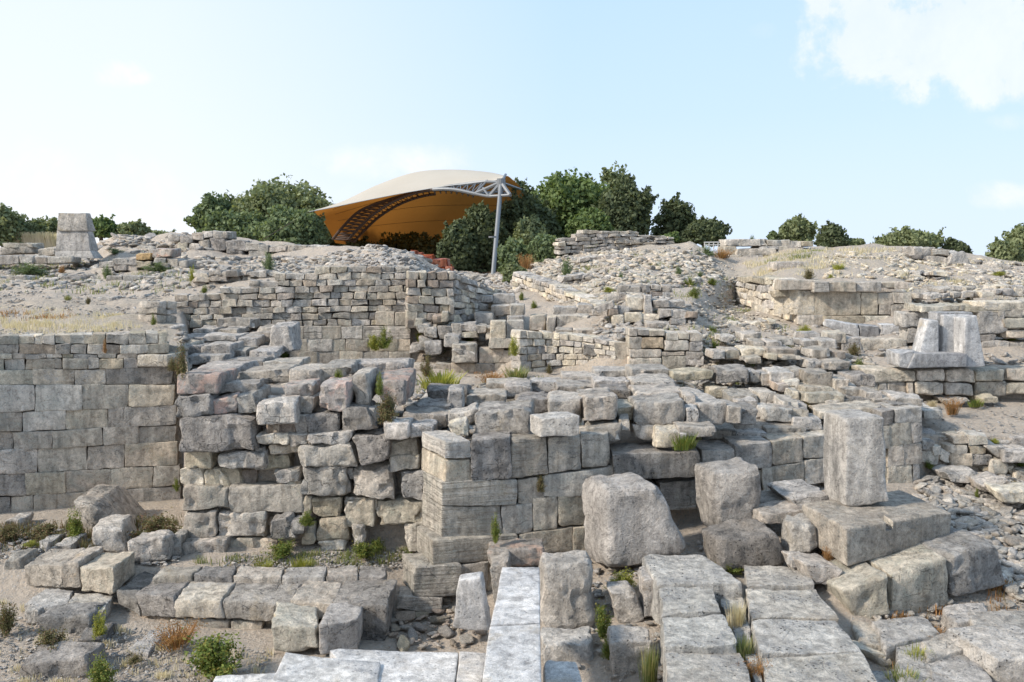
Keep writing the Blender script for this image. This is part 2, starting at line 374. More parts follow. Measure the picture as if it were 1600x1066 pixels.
def taxis(n, e, fine):
    """parameter lines along one axis, e = rounding share of the half length"""
    if fine:
        a = [-1, -1 + e * .35, -1 + e]; inner = list(np.linspace(-1 + e, 1 - e, n + 1))[1:-1]
        return np.array(a + inner + [1 - e, 1 - e * .35, 1])
    a = [-1, -1 + e * .75]; inner = list(np.linspace(-1 + e, 1 - e, n + 1))[1:-1]
    return np.array(a + inner + [1 - e * .75, 1])

def hexa(corners, seg, r, amp, seed, fine=True, erode=0.0, chips=0, chipd=.26):
    """weathered block from 8 corners [x][y][z] (x left-right, y front-back, z bottom-top); returns centre, verts, faces"""
    c = np.asarray(corners, float)
    hx = np.linalg.norm(c[1].mean((0, 1)) - c[0].mean((0, 1))) / 2
    hy = np.linalg.norm(c[:, 1].mean((0, 1)) - c[:, 0].mean((0, 1))) / 2
    hz = np.linalg.norm(c[:, :, 1].mean((0, 1)) - c[:, :, 0].mean((0, 1))) / 2
    hh = np.array((hx, hy, hz)); r = min(r * .6, .3 * hh.min())
    ts = []
    for h_ in hh:
        n = int(min(14, max(1, round(2 * (h_ - r) / seg))))
        ts.append(taxis(n, r / h_, fine))
    pts, faces = cube_grid(*[len(q) - 1 for q in ts])
    p = np.stack([ts[k][pts[:, k]] for k in range(3)], 1) * hh
    cl = np.clip(p, -(hh - r), hh - r); d = p - cl; ln = np.linalg.norm(d, axis=1, keepdims=True)
    p = cl + np.where(ln > 0, d / np.maximum(ln, 1e-9) * r, 0)
    q = (p / hh + 1) / 2
    X, Yv, Zv = q[:, 0:1], q[:, 1:2], q[:, 2:3]
    out = 0
    for a in (0, 1):
        for b in (0, 1):
            for e in (0, 1):
                wgt = (X if a else 1 - X) * (Yv if b else 1 - Yv) * (Zv if e else 1 - Zv)
                out = out + wgt * c[a][b][e]
    ctr = c.mean((0, 1, 2)); out = out - ctr
    S = float(hh.max()) * 2; so = Vector((seed * 3.71 % 97, seed * 7.13 % 89, seed * 1.37 % 83))
    f1 = 1.6 / max(S, .12) * 1.3; f2 = 9.0 if S > .25 else 3.0 / S
    nr_ = np.random.default_rng(int(seed * 1000) % 100003)
    if chips:
        for k in range(chips):
            sg = np.sign(nr_.normal(size=3)); ax = np.abs(nr_.normal(size=3)) + .15
            if k % 2: ax[nr_.integers(3)] *= .15
            n_ = sg * ax / hh; n_ /= np.linalg.norm(n_)
            sup = (out @ n_).max(); lo = hh.min() * nr_.uniform(.03, chipd)
            over = np.maximum(out @ n_ - (sup - lo), 0); out = out - over[:, None] * n_ * .92
    res = np.empty_like(out)
    a1, a2 = amp, amp * .38
    nv = noise.noise_vector
    for i, pt in enumerate(out):
        v = Vector(pt)
        n1 = nv(v * f1 + so); n2 = nv(v * f2 + so)
        dsp = n1 * a1 + n2 * a2
        if fine: dsp += nv(v * 21.0 - so) * min(.010, a2)
        if erode:
            e = noise.noise(v * (f1 * 2.3) - so)
            if e > .12: dsp -= v * ((e - .12) * erode)
        res[i] = (v + dsp)
    return ctr, res, faces

def prism_block(name, corners, mat, parent=None, r=.03, amp=.02, seed=None, seg=None, erode=0.0, chips=None):
    seed = rng.uniform(0, 1000) if seed is None else seed
    c = np.asarray(corners, float)
    Yd = c[..., 1].mean(); px = Yd / F
    size = max(np.linalg.norm(c[1, 0, 0] - c[0, 0, 0]), np.linalg.norm(c[0, 0, 1] - c[0, 0, 0]))
    spx = size / px
    if seg is None: seg = max(5.5 * px, size / 14)
    if chips is None: chips = 0 if erode <= 0 else (rng.randint(3, 7) if spx > 22 else rng.randint(1, 3))
    ctr, v, f = hexa(c, seg, r, amp, seed, fine=spx > 34, erode=erode, chips=chips, chipd=min(.28, .06 + erode * .8))
    me = mesh_np(name, v, f, mat, smooth=True)
    me.set_sharp_from_angle(angle=R(24))
    return link(name, me, ctr, parent)

def front_block(q, Y, dep, mat, name='stone', parent=None, grow=0.0, jit=0.0, **kw):
    """q: front face as 4 picture points TL,TR,BR,BL (or x0,y0,x1,y1); Y scalar or (left,right); dep = vector front->back"""
    if len(q) == 4 and not hasattr(q[0], '__len__'):
        x0, y0, x1, y1 = q; q = [(x0, y0), (x1, y0), (x1, y1), (x0, y1)]
    if grow:
        G_ = ((-grow, -grow), (grow, -grow), (grow, grow), (-grow, grow))
        q = [(a[0] + g_[0], a[1] + g_[1]) for a, g_ in zip(q, G_)]
    Yl, Yr = (Y, Y) if not hasattr(Y, '__len__') else Y
    j = lambda: rng.uniform(-jit, jit)
    TL = at(q[0][0] + j(), q[0][1] + j(), Yl); TR = at(q[1][0] + j(), q[1][1] + j(), Yr)
    BR = at(q[2][0] + j(), q[2][1] + j(), Yr); BL = at(q[3][0] + j(), q[3][1] + j(), Yl)
    d = np.array(dep, float)
    if len(d) == 2: d = np.array((d[0], d[1], 0))
    c = np.empty((2, 2, 2, 3))
    c[0, 0, 1] = TL; c[1, 0, 1] = TR; c[1, 0, 0] = BR; c[0, 0, 0] = BL
    for a in (0, 1):
        for e in (0, 1): c[a, 1, e] = c[a, 0, e] + d
    return prism_block(name, c, mat, parent, **kw)

def pick(mats):
    if isinstance(mats, str): return M[mats]
    tot = sum(x[1] for x in mats); u = rng.uniform(0, tot)
    for k, wt in mats:
        u -= wt
        if u <= 0: return M[k]
    return M[mats[-1][0]]
def interp(pl, x):
    if x <= pl[0][0]: return pl[0][1]
    for a, b in zip(pl, pl[1:]):
        if x <= b[0]: return a[1] + (b[1] - a[1]) * (x - a[0]) / (b[0] - a[0])
    return pl[-1][1]

def wall(name, label, cat, Yl, bounds, joints, xr, mats, th=.45, prof=None, r=.03, amp=.018, gap=.6, jit=.8, dep=None, push=.03,
         group=None, ends=None, erode=0.0, part='stone', lean=0.0):
    """coursed wall: bounds = polylines of the course lines top to bottom; joints = per course a list of x or (wmin,wmax)"""
    xm = (xr[0] + xr[1]) / 2; Ym = interp(Yl, xm)
    base = at(xm, interp(bounds[-1], xm), Ym)
    root = thing(name, label, cat, tuple(base), group)
    y_top, y_bot = interp(bounds[0], xm), interp(bounds[-1], xm)
    for i in range(len(bounds) - 1):
        J = joints[i] if i < len(joints) else joints[-1]
        a, b = (ends[i] if ends and ends[i] else xr)
        if isinstance(J, tuple):
            xs = [a]; 
            while xs[-1] < b - J[0] * .6: xs.append(xs[-1] + rng.uniform(*J))
            xs[-1] = b
            if len(xs) < 2: xs = [a, b]
        else: xs = [a] + [x for x in J if a < x < b] + [b]
        for x0, x1 in zip(xs, xs[1:]):
            m = (x0 + x1) / 2
            yt0, yt1 = interp(bounds[i], x0), interp(bounds[i], x1); yb0, yb1 = interp(bounds[i + 1], x0), interp(bounds[i + 1], x1)
            if prof and (yt0 + yb0 + yt1 + yb1) / 4 < interp(prof, m): continue
            if yb0 - yt0 < 2.2 and yb1 - yt1 < 2.2: continue
            g = gap
            dirv = at(x1, 500, interp(Yl, x1 + 3)) - at(x0, 500, interp(Yl, x0 - 3)); dirv[2] = 0
            nrm = np.array((-dirv[1], dirv[0], 0)); nrm /= np.linalg.norm(nrm)
            if nrm[1] < 0: nrm = -nrm
            d = nrm * th if dep is None else np.array((*dep, 0.0))
            pu = rng.uniform(-push, push)
            ly = lean * (y_bot - (yt0 + yb0) / 2) / max(1, y_bot - y_top)
            front_block([(x0 + g, yt0 + g), (x1 - g, yt1 + g), (x1 - g, yb1 - g * .4), (x0 + g, yb0 - g * .4)],
                        (interp(Yl, x0) + pu + ly, interp(Yl, x1) + pu + ly), d, pick(mats(i) if callable(mats) else mats), name=part, parent=root, jit=jit, r=r, amp=amp, erode=erode)
    return root
def lines(x0, x1, *ys):
    """straight course lines: each y either a number or (y left, y right)"""
    out = []
    for y in ys:
        a, b = (y, y) if not hasattr(y, '__len__') else y
        out.append([(x0, a), (x1, b)])
    return out
def wavy(x0, x1, ytops, ybots, n, amp=1.5, step=40):
    """n courses between two lines, gently uneven"""
    out = []
    for k in range(n + 1):
        pl = []
        x = x0
        while x <= x1 + 1:
            a, b = interp(ytops, x), interp(ybots, x)
            pl.append((x, a + (b - a) * k / n + (rng.uniform(-amp, amp) if 0 < k < n else 0))); x += step
        out.append(pl)
    return out
def stack(name, label, cat, Y, blocks, group=None, dep=(0, .6), r=.05, amp=.035, erode=.25, default='grey', jit=1.0, grow=.8):
    """irregular pile of traced blocks: (x0,y0,x1,y1[,mat[,Yshift[,dep]]]) or a 4-point quad in place of the rectangle"""
    pts = []
    for b in blocks:
        q = b[0] if hasattr(b[0], '__len__') else None
        pts.append((q[3][1] if q else b[3], (q[3][0] if q else b[0])))
    yb, xb = max(pts)
    Yf = Y if callable(Y) else (lambda x: Y)
    root = thing(name, label, cat, tuple(at(xb, yb, Yf(xb))), group)
    for b in blocks:
        if hasattr(b[0], '__len__'): q, rest = b[0], b[1:]; xl, xrr = q[3][0], q[2][0]
        else: q, rest = b[:4], b[4:]; xl, xrr = b[0], b[2]
        mt = rest[0] if len(rest) > 0 and rest[0] else default
        ys = rest[1] if len(rest) > 1 else 0
        dp = rest[2] if len(rest) > 2 and rest[2] is not None else dep
        front_block(q, (Yf(xl) + ys, Yf(xrr) + ys), dp, M[mt], parent=root, jit=jit, r=r, amp=amp, erode=erode, grow=grow if Yf(xl) < 15.5 else .15)
    return root
def loose(name, label, q, Y, dep, mat, cat='stone block', group=None, r=.05, amp=.03, erode=.2, **kw):
    o = front_block(q, Y, dep, M[mat], name=name, r=r, amp=amp, erode=erode, **kw)
    return tag(o, label, cat, group)

# ---------------------------------------------------------------- terrain mesh
def build_ground():
    pxs = list(np.arange(-500, 2101, 6.0))
    nsub = [3, 12, 26, 14, 6, 26, 10, 40, 10, 18, 18, 26, 12, 14, 6]
    params = []
    for s in range(len(TC[0][1]) - 1):
        n = nsub[s]; params += [(s, k / n) for k in range(n)]
    params.append((len(TC[0][1]) - 2, 1.0))
    V = []; A = []
    for px in pxs:
        rows = trow(px)
        for s, f in params:
            (Y0, z0), (Y1, z1) = rows[s], rows[s + 1]
            Yk, zk = Y0 + (Y1 - Y0) * f, z0 + (z1 - z0) * f
            p = pz(px, Yk, zk)
            cliff = abs(z1 - z0) > .35 * (Y1 - Y0) + .1
            am = (.05 if Yk < 19 else .13) if Yk < 60 else 0
            if Yk > 60: am = min(2.0, Yk * .002)
            q = Vector((p[0] * .9, p[1] * .9, 0)) if Yk < 60 else Vector((p[0] * .01, p[1] * .01, 0))
            n_ = noise.fractal(q, 1.0, 2.0, 4)
            p[2] += n_ * am * (0.4 if cliff else 1) - (.03 if 5 < Yk < 19 else 0)
            V.append(p)
            d = 0
            if px < 270 and 16.3 < Yk < 20.5: d = .7
            elif px < 270 and 20.5 <= Yk < 23: d = .3
            elif 1120 < px < 1450 and Yk > 27.5: d = .45
            elif 1120 < px < 1300 and 24 < Yk: d = .35
            elif 860 < px < 1120 and Yk > 31: d = .5
            elif Yk > 40: d = .7
            A.append(d)
    nr = len(params); nc = len(pxs)
    i = np.arange(nc - 1)[:, None] * nr + np.arange(nr - 1)[None, :]
    F_ = np.stack([i, i + nr, i + nr + 1, i + 1], -1).reshape(-1, 4)
    me = mesh_np('ground', np.array(V), F_, M['ground'], smooth=True)
    at_ = me.attributes.new('dry', 'FLOAT', 'POINT'); at_.data.foreach_set('value', np.array(A, dtype=np.float32))
    o = link('ground', me); tag(o, kind='structure')
build_ground()

# ================================================================ LEFT: tall dressed wall
WL = [(-60, 15.2), (0, 15.55), (280, 16.4)]
bl = lines(0, 275, (526,519), (538,538), (553,553), (561,560), (579,574), (602,600), (645,634), (676,664), (706,690), (742,727), (778,759), (803,784), (826,806), (850,830))
J = [[29,54,66,85,110,131,145,165,201,227,247], [29,86,111,136,166,188,231], [19,40,72,96,114,152,181,214], [7,39,85,98,138,154,193,214],
     [51,116,165], [54,128,201], [35,103,168], [21,81,160,217], [59,136,194], [41,101,175,239], [17,52,88,147,193], [30,70,120,200], [60,150,215]]
J = [[-58, -22] + q if i < 4 else [-40] + q for i, q in enumerate(J)]
ends = [(-100, 262), (-100, 263), (-100, 215), (-100, 263), (-100, 270), (-100, 272), (-100, 274), (-100, 275), (-100, 278), (-100, 280), (-100, 282), (-100, 283), (-100, 284)]
wall('dressed_stone_wall', 'tall dressed limestone wall at far left, small stones along its top and large blocks below', 'wall', WL, bl, J, (-100, 283),
     (lambda i: [('tan', 3), ('wall', 3), ('brown', 1), ('cream', 1.5), ('grey', 1)] if i < 5 else [('wall', 8), ('strata', 1.2), ('grey', 2), ('tan', .8)]), th=.5, r=.016, amp=.02, gap=.15, jit=1.1, ends=ends, push=.02, erode=.04)
front_block((214, 555, 263, 573), 16.15, (.1, .5), M['cream'], name='stone', parent=[o for o in COL.objects if o.name == 'dressed_stone_wall'][0], r=.03, amp=.02)

# ---- back wall: ashlar below, small coursed stones above
WP = [(265, 21.6), (450, 21.7), (640, 21.9)]
prof = [(270, 466), (340, 464), (352, 452), (400, 436), (440, 430), (520, 420), (640, 416)]
b = wavy(272, 640, [(272, 418), (640, 416)], [(272, 512), (640, 508)], 9, 1.2)
pw = wall('rubble_course_wall', 'long low back wall of small flat stones behind the stone stack, left of the pole', 'wall', WP, b, [(15, 32)], (272, 640),
     [('wall', 5), ('grey', 3), ('strata', 1), ('tan', .6), ('brown', .4)], th=.4, prof=prof, r=.03, amp=.025, gap=.3, jit=1.0, push=.06, erode=.2)
for a in ((587, 487, 616, 509), (617, 488, 636, 509)):
    front_block(a, 21.75, (0, .5), M['wall'], name='stone', parent=pw, r=.03, amp=.012)
b = lines(455, 642, 510, 530, 549, 573, 592)
wall('ashlar_wall_foot', 'squared ashlar courses at the foot of the back wall, green bush growing on them', 'wall', [(455, 21.55), (642, 21.75)], b,
     [[474,503,533,566,600], [480,519,540,575,622], [467,495,531,567,606], [500, 540, 590]], (452, 641), [('wall', 6), ('strata', 1)], th=.5, r=.015, amp=.012, gap=.1, jit=.7, push=.01)
b = wavy(268, 350, [(268, 465), (350, 467)], [(268, 528), (350, 516)], 4, .5)
# short return end
b = wavy(640, 712, [(640, 424), (712, 424)], [(640, 512), (712, 520)], 7, 1.0)
wall('brownish_coursed_wall', 'brownish wall end of neat flat stones just left of the pale passage', 'wall', [(636, 21.3), (712, 21.5)], b, [(12, 27)], (636, 710),
     [('brown', 3), ('wall', 3), ('tan', 1.4), ('grey', 1)], th=.5, r=.035, amp=.03, gap=.5, jit=1.0, push=.05, erode=.15)
# pale side face of the passage, running away from the viewer
b = wavy(706, 800, [(706, 424), (745, 440), (800, 458)], [(706, 516), (745, 508), (800, 500)], 8, 1.2)
wall('pale_passage_wall', 'bright pale rubble side wall of the passage leading up to the steel pole', 'wall', [(708, 21.6), (800, 23.6)], b, [(9, 20)], (710, 792),
     [('cream', 5), ('pale', 2), ('grey', 1)], th=.5, r=.05, amp=.04, gap=.3, jit=1.2, push=.08, erode=.3)
# retaining wall on the right of the passage
b = wavy(800, 960, [(800, 424), (850, 440), (900, 462), (960, 490)], [(800, 470), (850, 490), (900, 515), (960, 535)], 6, 1.5)
wall('cream_retaining_wall', 'cream rubble retaining wall curving round the foot of the stony mound right of the pole', 'wall',
     [(798, 29), (850, 26.5), (900, 24), (960, 21.5)], b, [(9, 19)], (800, 950), [('cream', 6), ('pale', 2), ('tan', 1), ('grey', .8)], th=.5, r=.05, amp=.04, gap=.3, jit=1.2, push=.1, erode=.3)
# low left terrace return
b = lines(248, 275, (470,472), (481,483), (491,493), (503,505), (516,518))
wall('terrace_step_wall', 'short stepped end of grey stones at the right edge of the dry grass terrace', 'wall', [(246, 19.5), (278, 20.2)], b, [(14, 22)], (246, 277), [('grey', 3), ('wall', 2)], r=.05, amp=.03, jit=1.2)

# ---- small walls of the upper left terraces
b = lines(-40, 112, (398,400), (413,412))
wall('low_block_row', 'low row of grey blocks in front of the tapered pillar at upper left', 'wall', [(-40, 29.5), (112, 29.5)], b, [[-8,30,52,75]], (-60, 112), 'grey', r=.07, amp=.035, erode=.2, th=.7)
b = lines(165, 255, (430,432), (443,445), (455,454))
wall('low_block_row', 'two low courses of grey blocks above the dusty left terrace, green weed at its end', 'wall', [(165, 25.8), (255, 26)], b, [[192,222],[175,205,232]], (165, 254), 'grey', r=.05, amp=.03, th=.5)
stack('tumbled_wall', 'small tumbled wall with orange lichened capstones on the upper left slope', 'wall', 27.5,
      [(155,408,178,418), (176,404,200,414), (199,403,214,414), (198,414,214,424), (175,413,198,424), (212,396,236,407,'ochre'), (236,388,270,403,'orange'),
       (212,407,237,419,'tan'), (240,403,260,411), (260,404,277,416), (251,411,266,420), (277,407,292,417), (222,417,240,425), (240,418,256,428), (266,416,290,426), (160,418,175,428)], dep=(0, .8), r=.07)
stack('rubble_parapet', 'broken parapet of grey boulders on the crest below the big round tree', 'wall', 31,
      [(262,366,282,378), (282,369,300,380), (300,364,318,375), (275,378,292,392,'tan'), (293,380,313,392), (311,375,327,394,'grey'), (316,361,331,372), (331,361,357,373),
       (328,372,352,392,'dark'), (352,376,366,396,'dark'), (360,375,384,393,'dark'), (384,380,404,392), (400,383,420,394), (420,384,448,394,'grey'), (432,382,462,396), (460,383,480,395),
       (480,383,511,397,'pale'), (500,392,523,404), (476,396,500,405), (455,397,478,406), (321,392,340,404), (340,402,362,416), (358,392,378,404,'dark'), (388,392,416,404), (432,396,456,405), (300,390,320,402,'brown'),
       (400,402,432,408,'brown')], dep=(0, .9), r=.09, amp=.05)
b = wavy(300, 480, [(300, 425), (400, 422), (480, 430)], [(300, 452), (400, 447), (480, 452)], 3, 1.5)
wall('low_terrace_wall', 'low irregular course of grey blocks on the slope above the long back wall', 'wall', [(300, 24), (480, 24)], b, [(16, 34)], (300, 500), [('grey', 4), ('wall', 2), ('tan', .6)], th=.6, r=.07, amp=.05, jit=2.5, push=.2, erode=.25)
# wall on the mound
prof = [(870, 380), (884, 374), (900, 366), (920, 361), (960, 361), (1000, 364), (1050, 370), (1060, 376)]
b = wavy(872, 1056, [(872, 358), (1056, 364)], [(872, 398), (1056, 382)], 6, .8)
wall('mound_top_wall', 'dry stone wall along the top of the stony mound below the dark trees', 'wall', [(870, 32.5), (1056, 33.5)], b, [(12, 28)], (872, 1054),
     [('grey', 4), ('wall', 4), ('tan', .5)], prof=prof, th=.6, r=.06, amp=.05, gap=.3, jit=1.0, push=.1, erode=.2)
# big ashlar ruin at the skyline
stack('ashlar_ruin', 'ruin of large squared blocks on the skyline right of the two small trees', 'wall', 33.5,
      [(1134,374,1200,385,'wall'), (1200,375,1236,385,'wall'), (1236,376,1252,386,'wall'), (1253,378,1272,385,'tan'), (1133,385,1152,399,'wall'), (1152,388,1214,399,'grey',-.3), (1186,384,1216,391,'pale'),
       (1216,384,1232,395,'wall'), (1232,385,1250,391,'pale'), (1136,399,1160,414,'wall',-.4), (1160,399,1192,411,'grey',-.5), (1121,396,1135,413,'grey',-.6)], dep=(0, 1.2), r=.05, amp=.03)
loose('squared_block', 'long pale squared block lying on the tan wall below the grassy crest', (1213, 409, 1256, 423), 28, (0, 1.0), 'pale', r=.04, amp=.02)
# tan wall right
b = wavy(1150, 1247, [(1150, 432), (1200, 434), (1247, 440)], [(1150, 470), (1200, 496), (1247, 508)], 5, 1.2)
wall('cream_ruined_wall', 'crumbling cream wall running up the slope left of the smooth tan panels', 'wall', [(1150, 28), (1200, 25.6), (1247, 23.8)], b, [(12, 26)], (1150, 1246),
     [('cream', 6), ('pale', 1), ('tan', 1)], th=.6, r=.08, amp=.06, gap=.2, jit=1.5, push=.1, erode=.3)
stack('panelled_ashlar_wall', 'wall of large smooth tan panels under a grey coping, right of centre below the crest', 'wall', 23.6,
      [(1247,453,1273,492,'cream',0,(-.5,.5)), (1272,456,1345,493,'tan'), (1346,457,1372,492,'tan'), (1372,458,1396,476,'wall'), (1396,458,1425,474,'wall'), (1374,476,1392,492,'grey'),
       (1220,438,1272,453,'wall',-.1), (1272,441,1296,457,'strata',-.25), (1296,441,1338,456,'wall',-.2), (1338,441,1378,456,'grey',-.1), (1378,441,1398,450,'wall'), (1398,441,1420,452,'wall'),
       (1247,492,1290,508,'cream'), (1290,494,1352,507,'tan',-.2), (1352,494,1392,508,'tan',-.2), (1392,476,1420,496,'grey')], dep=(0, .6), r=.03, amp=.012, erode=.05, jit=.5)
stack('fallen_marble_beam', 'broken blue white marble beam lying in front of the tan panelled wall', 'stone block', lambda x: 21.2,
      [([(1290,500),(1342,508),(1344,528),(1290,512)],'marble'), ([(1344,508),(1374,510),(1374,530),(1345,530)],'marbledark'), ([(1376,508),(1420,510),(1420,534),(1376,531)],'marble')], dep=(.1, .5), r=.03, amp=.02)
stack('grey_block_row', 'row of broad grey blocks stepping down under the marble beam', 'wall', 19.6,
      [(1292,520,1322,536,'wall'), (1318,528,1348,548,'pale'), (1346,531,1418,548,'grey'), (1418,512,1446,536,'grey'), (1408,490,1452,512,'pale'), (1352,549,1386,572,'ochre'), (1386,549,1406,570,'tan'),
       (1446,536,1460,548,'brown')], dep=(.1, .7), r=.05)
stack('right_terrace_blocks', 'broad tawny beds of stone and blocks stepping up right of the marble seat', 'wall', 19.2,
      [(1528,486,1578,522,'grey'), (1560,482,1600,497,'tan'), (1500,478,1560,488,'tan'), (1566,497,1660,514,'wall'), (1572,515,1660,528,'wall'), (1530,524,1556,533,'grey'), (1535,532,1566,548,'pale'),
       (1560,534,1578,546,'grey'), (1578,536,1640,552,'grey'), (1540,548,1564,566,'pale'), (1563,550,1582,564,'grey'), (1582,552,1640,570,'dark'), (1544,564,1580,574,'pale'), (1535,472,1640,486,'cream'),
       (1440,478,1500,488,'tan')], dep=(0, .9), r=.08, amp=.04)
# crest boulders
for q, mt, lb in (((1427,386,1462,402),'pale','pale flat boulder on the right crest between the two low shrubs'), ((1458,390,1486,402),'strata','bedded grey slab tilted on the right crest'),
        (([(1488,392),(1510,391),(1518,415),(1478,416)]),'pale','big pointed pale boulder standing on the right crest'), ((1446,402,1484,414),'grey','low grey boulder under the pointed one on the right crest'),
        (([(1520,420),(1552,414),(1552,434),(1518,428)]),'cream','cream slab tilted on the slope below the pointed boulder'), (([(1552,408),(1580,414),(1582,432),(1545,428)]),'pale','pale slab leaning against the cream slab on the right slope'),
        (([(1423,396),(1450,403),(1450,410),(1425,402)]),'dark','thin dark slab lying left of the crest boulders')):
    loose('boulder', lb, q, 31, (0, 1.0), mt, 'boulder', r=.15, amp=.08, erode=.25)

# ---------------------------------------------------------------- centre back: passage stones, court, pillars
stack('passage_rubble_wall', 'heap of big grey blocks and slabs choking the passage below the steel pole', 'wall', 21.0,
      [(652,506,672,522), (662,510,684,527,'pale'), (684,510,706,530,'grey'), (706,506,722,522,'grey'), (719,506,744,518,'pale'), (744,510,760,522), (720,518,746,527,'tan'), (695,523,720,544,'pale',-.3),
       ([(704,548),(712,542),(745,552),(745,567)],'grey',-.5), (655,527,676,548,'grey'), (662,534,690,556,'dark',-.2), (648,500,662,510,'tan'), (640,540,655,552,'pale'), (760,512,772,530,'wall'),
       (735,463,770,474,'pale',1.5), (742,474,762,484,'dark',1.4), (770,460,804,474,'grey',1.6), (768,478,798,494,'grey',1), (798,476,820,494,'grey',.8), (742,488,770,506,'grey',.8), (792,494,818,504,'pale',.6),
       (706,538,745,567,'grey',-.5), (676,492,692,506,'brown'), (688,488,700,504,'tan')], dep=(0, .7), r=.06, amp=.04)
stack('court_ashlar_wall', 'two courses of squared blocks closing the sunken court, one block missing', 'wall', 20.7,
      [(643,570,680,592,'wall'), (680,568,705,590,'wall'), (705,568,744,592,'wall'), (744,568,773,592,'wall'), (773,568,803,590,'wall'), (749,545,787,567,'wall'), (787,548,803,567,'wall'),
       (766,502,791,530,'wall',-.1), (792,502,818,531,'wall'), (764,528,800,545,'wall',-.1), (800,524,816,546,'grey')], dep=(0, .5), r=.035, amp=.015, erode=.08, jit=.6)
b = wavy(812, 985, [(812, 517), (860, 519), (930, 528), (985, 540)], [(812, 590), (860, 584), (930, 578), (985, 576)], 6, .8)
wall('curved_cream_wall', 'low cream wall of narrow stones curving left of the small stone cell', 'wall', [(812, 19.6), (860, 19.9), (930, 19.4), (985, 18.9)], b, [(10, 24)], (812, 962),
     [('cream', 7), ('pale', 2)], th=.45, r=.03, amp=.018, gap=.35, jit=.8, push=.03, erode=.05)
stack('block_row', 'row of squared grey blocks standing behind the curved cream wall', 'wall', 21.6,
      [(827,493,852,518,'wall'), (854,495,869,520,'wall',-.1), (870,494,919,514,'grey'), (920,496,941,514,'grey'), (864,480,900,494,'pale',.8), (900,476,926,494,'grey',.8), (868,515,895,526,'grey',-.8),
       (895,515,938,532,'strata',-1.0), (912,540,943,556,'dark',-2.2), (943,545,958,560,'grey',-2.3), (960,536,982,567,'wall',-2.5), (938,526,952,534,'tan',-1.5), (925,485,965,494,'pale',.2)], dep=(.05, .6), r=.045)
stack('small_stone_cell', 'front of the small stone cell built of squared blocks, one of them ochre', 'wall', 18.6,
      [(982,514,997,526,'wall'), (997,515,1014,525,'grey'), (1014,516,1039,526,'wall'), (1040,520,1060,533,'wall'), (1060,521,1077,531,'wall'), (1078,520,1098,534,'grey'), (983,527,1003,545,'wall'), (1003,527,1037,545,'ochre'),
       (1038,533,1077,548,'wall'), (1078,534,1098,549,'pale'), (984,546,1034,560,'grey'), (1034,550,1070,556,'strata'), (1036,556,1072,576,'tan'), (984,560,1034,574,'wall'), (1072,550,1100,562,'grey'), (1060,556,1100,572,'pale')],
      dep=(0, .6), r=.035, amp=.018, jit=.6)
stack('mound_foot_wall', 'tumbled pale and grey blocks at the foot of the stony mound above the small cell', 'wall', 21.5,
      [(965,446,984,456,'grey'), (984,447,1001,456,'grey'), (1001,447,1018,457,'dark'), (1018,446,1032,454,'grey'), (1035,446,1050,456,'grey'), (1015,456,1035,463,'brown'), (1035,455,1052,462,'pale'), (980,463,1005,485,'cream',-.5),
       (1006,462,1020,490,'pale',-.6), (1021,470,1046,482,'grey',-.6), (948,462,965,474,'grey'), (965,458,980,470,'pale'), ([(928,482),(958,470),(962,478),(932,492)],'grey',-.7), (956,492,974,512,'cream',-.8), (950,484,966,494,'brown',-.8),
       (976,490,1003,505,'cream',-.8), (1004,491,1030,505,'cream',-.8), (1030,484,1050,497,'pale',-.8), (1048,484,1072,498,'pale',-.8), (1048,500,1072,508,'dark',-1), (1070,487,1092,498,'brown',-.8), (1046,470,1068,480,'pale',-.5),
       (962,512,980,530,'pale',-1.5), (950,524,968,536,'cream',-1.8), (1010,505,1046,514,'grey',-1.5), (966,478,984,492,'pale',-.6)], dep=(.05, .6), r=.07)

# ---------------------------------------------------------------- middle plateau
stack('spur_wall', 'thick spur of long grey blocks running back from the centre of the front wall', 'wall', 13.9,
      [([(992,632),(1070,626),(1072,662),(992,668)],'grey',-.1,(0,.9)), ([(990,664),(1026,668),(1024,687),(990,682)],'wall',-.1,(0,.6)), ([(1026,671),(1060,670),(1060,698),(1026,699)],'cream',-.5,(0,.5)),
       ([(1092,632),(1140,628),(1138,664),(1094,660)],'grey',.1,(-.3,1.5)), (1072,618,1088,640,'grey',.3), (1073,638,1092,670,'pale',-.1,(0,.4)), (1138,636,1156,662,'grey',0), (1156,640,1186,664,'dark',.1),
       (1060,668,1120,682,'grey',-.5), (1064,678,1074,690,'pale',-.7), ([(996,616),(1070,612),(1070,626),(994,630)],'grey',.8,(0,1.0)), ([(988,598),(1056,596),(1062,612),(990,616)],'pale',1.9,(0,1.0)),
       ([(986,580),(1046,578),(1052,596),(988,598)],'grey',3.0,(0,1.0))], dep=(0, .8), r=.06, amp=.035)
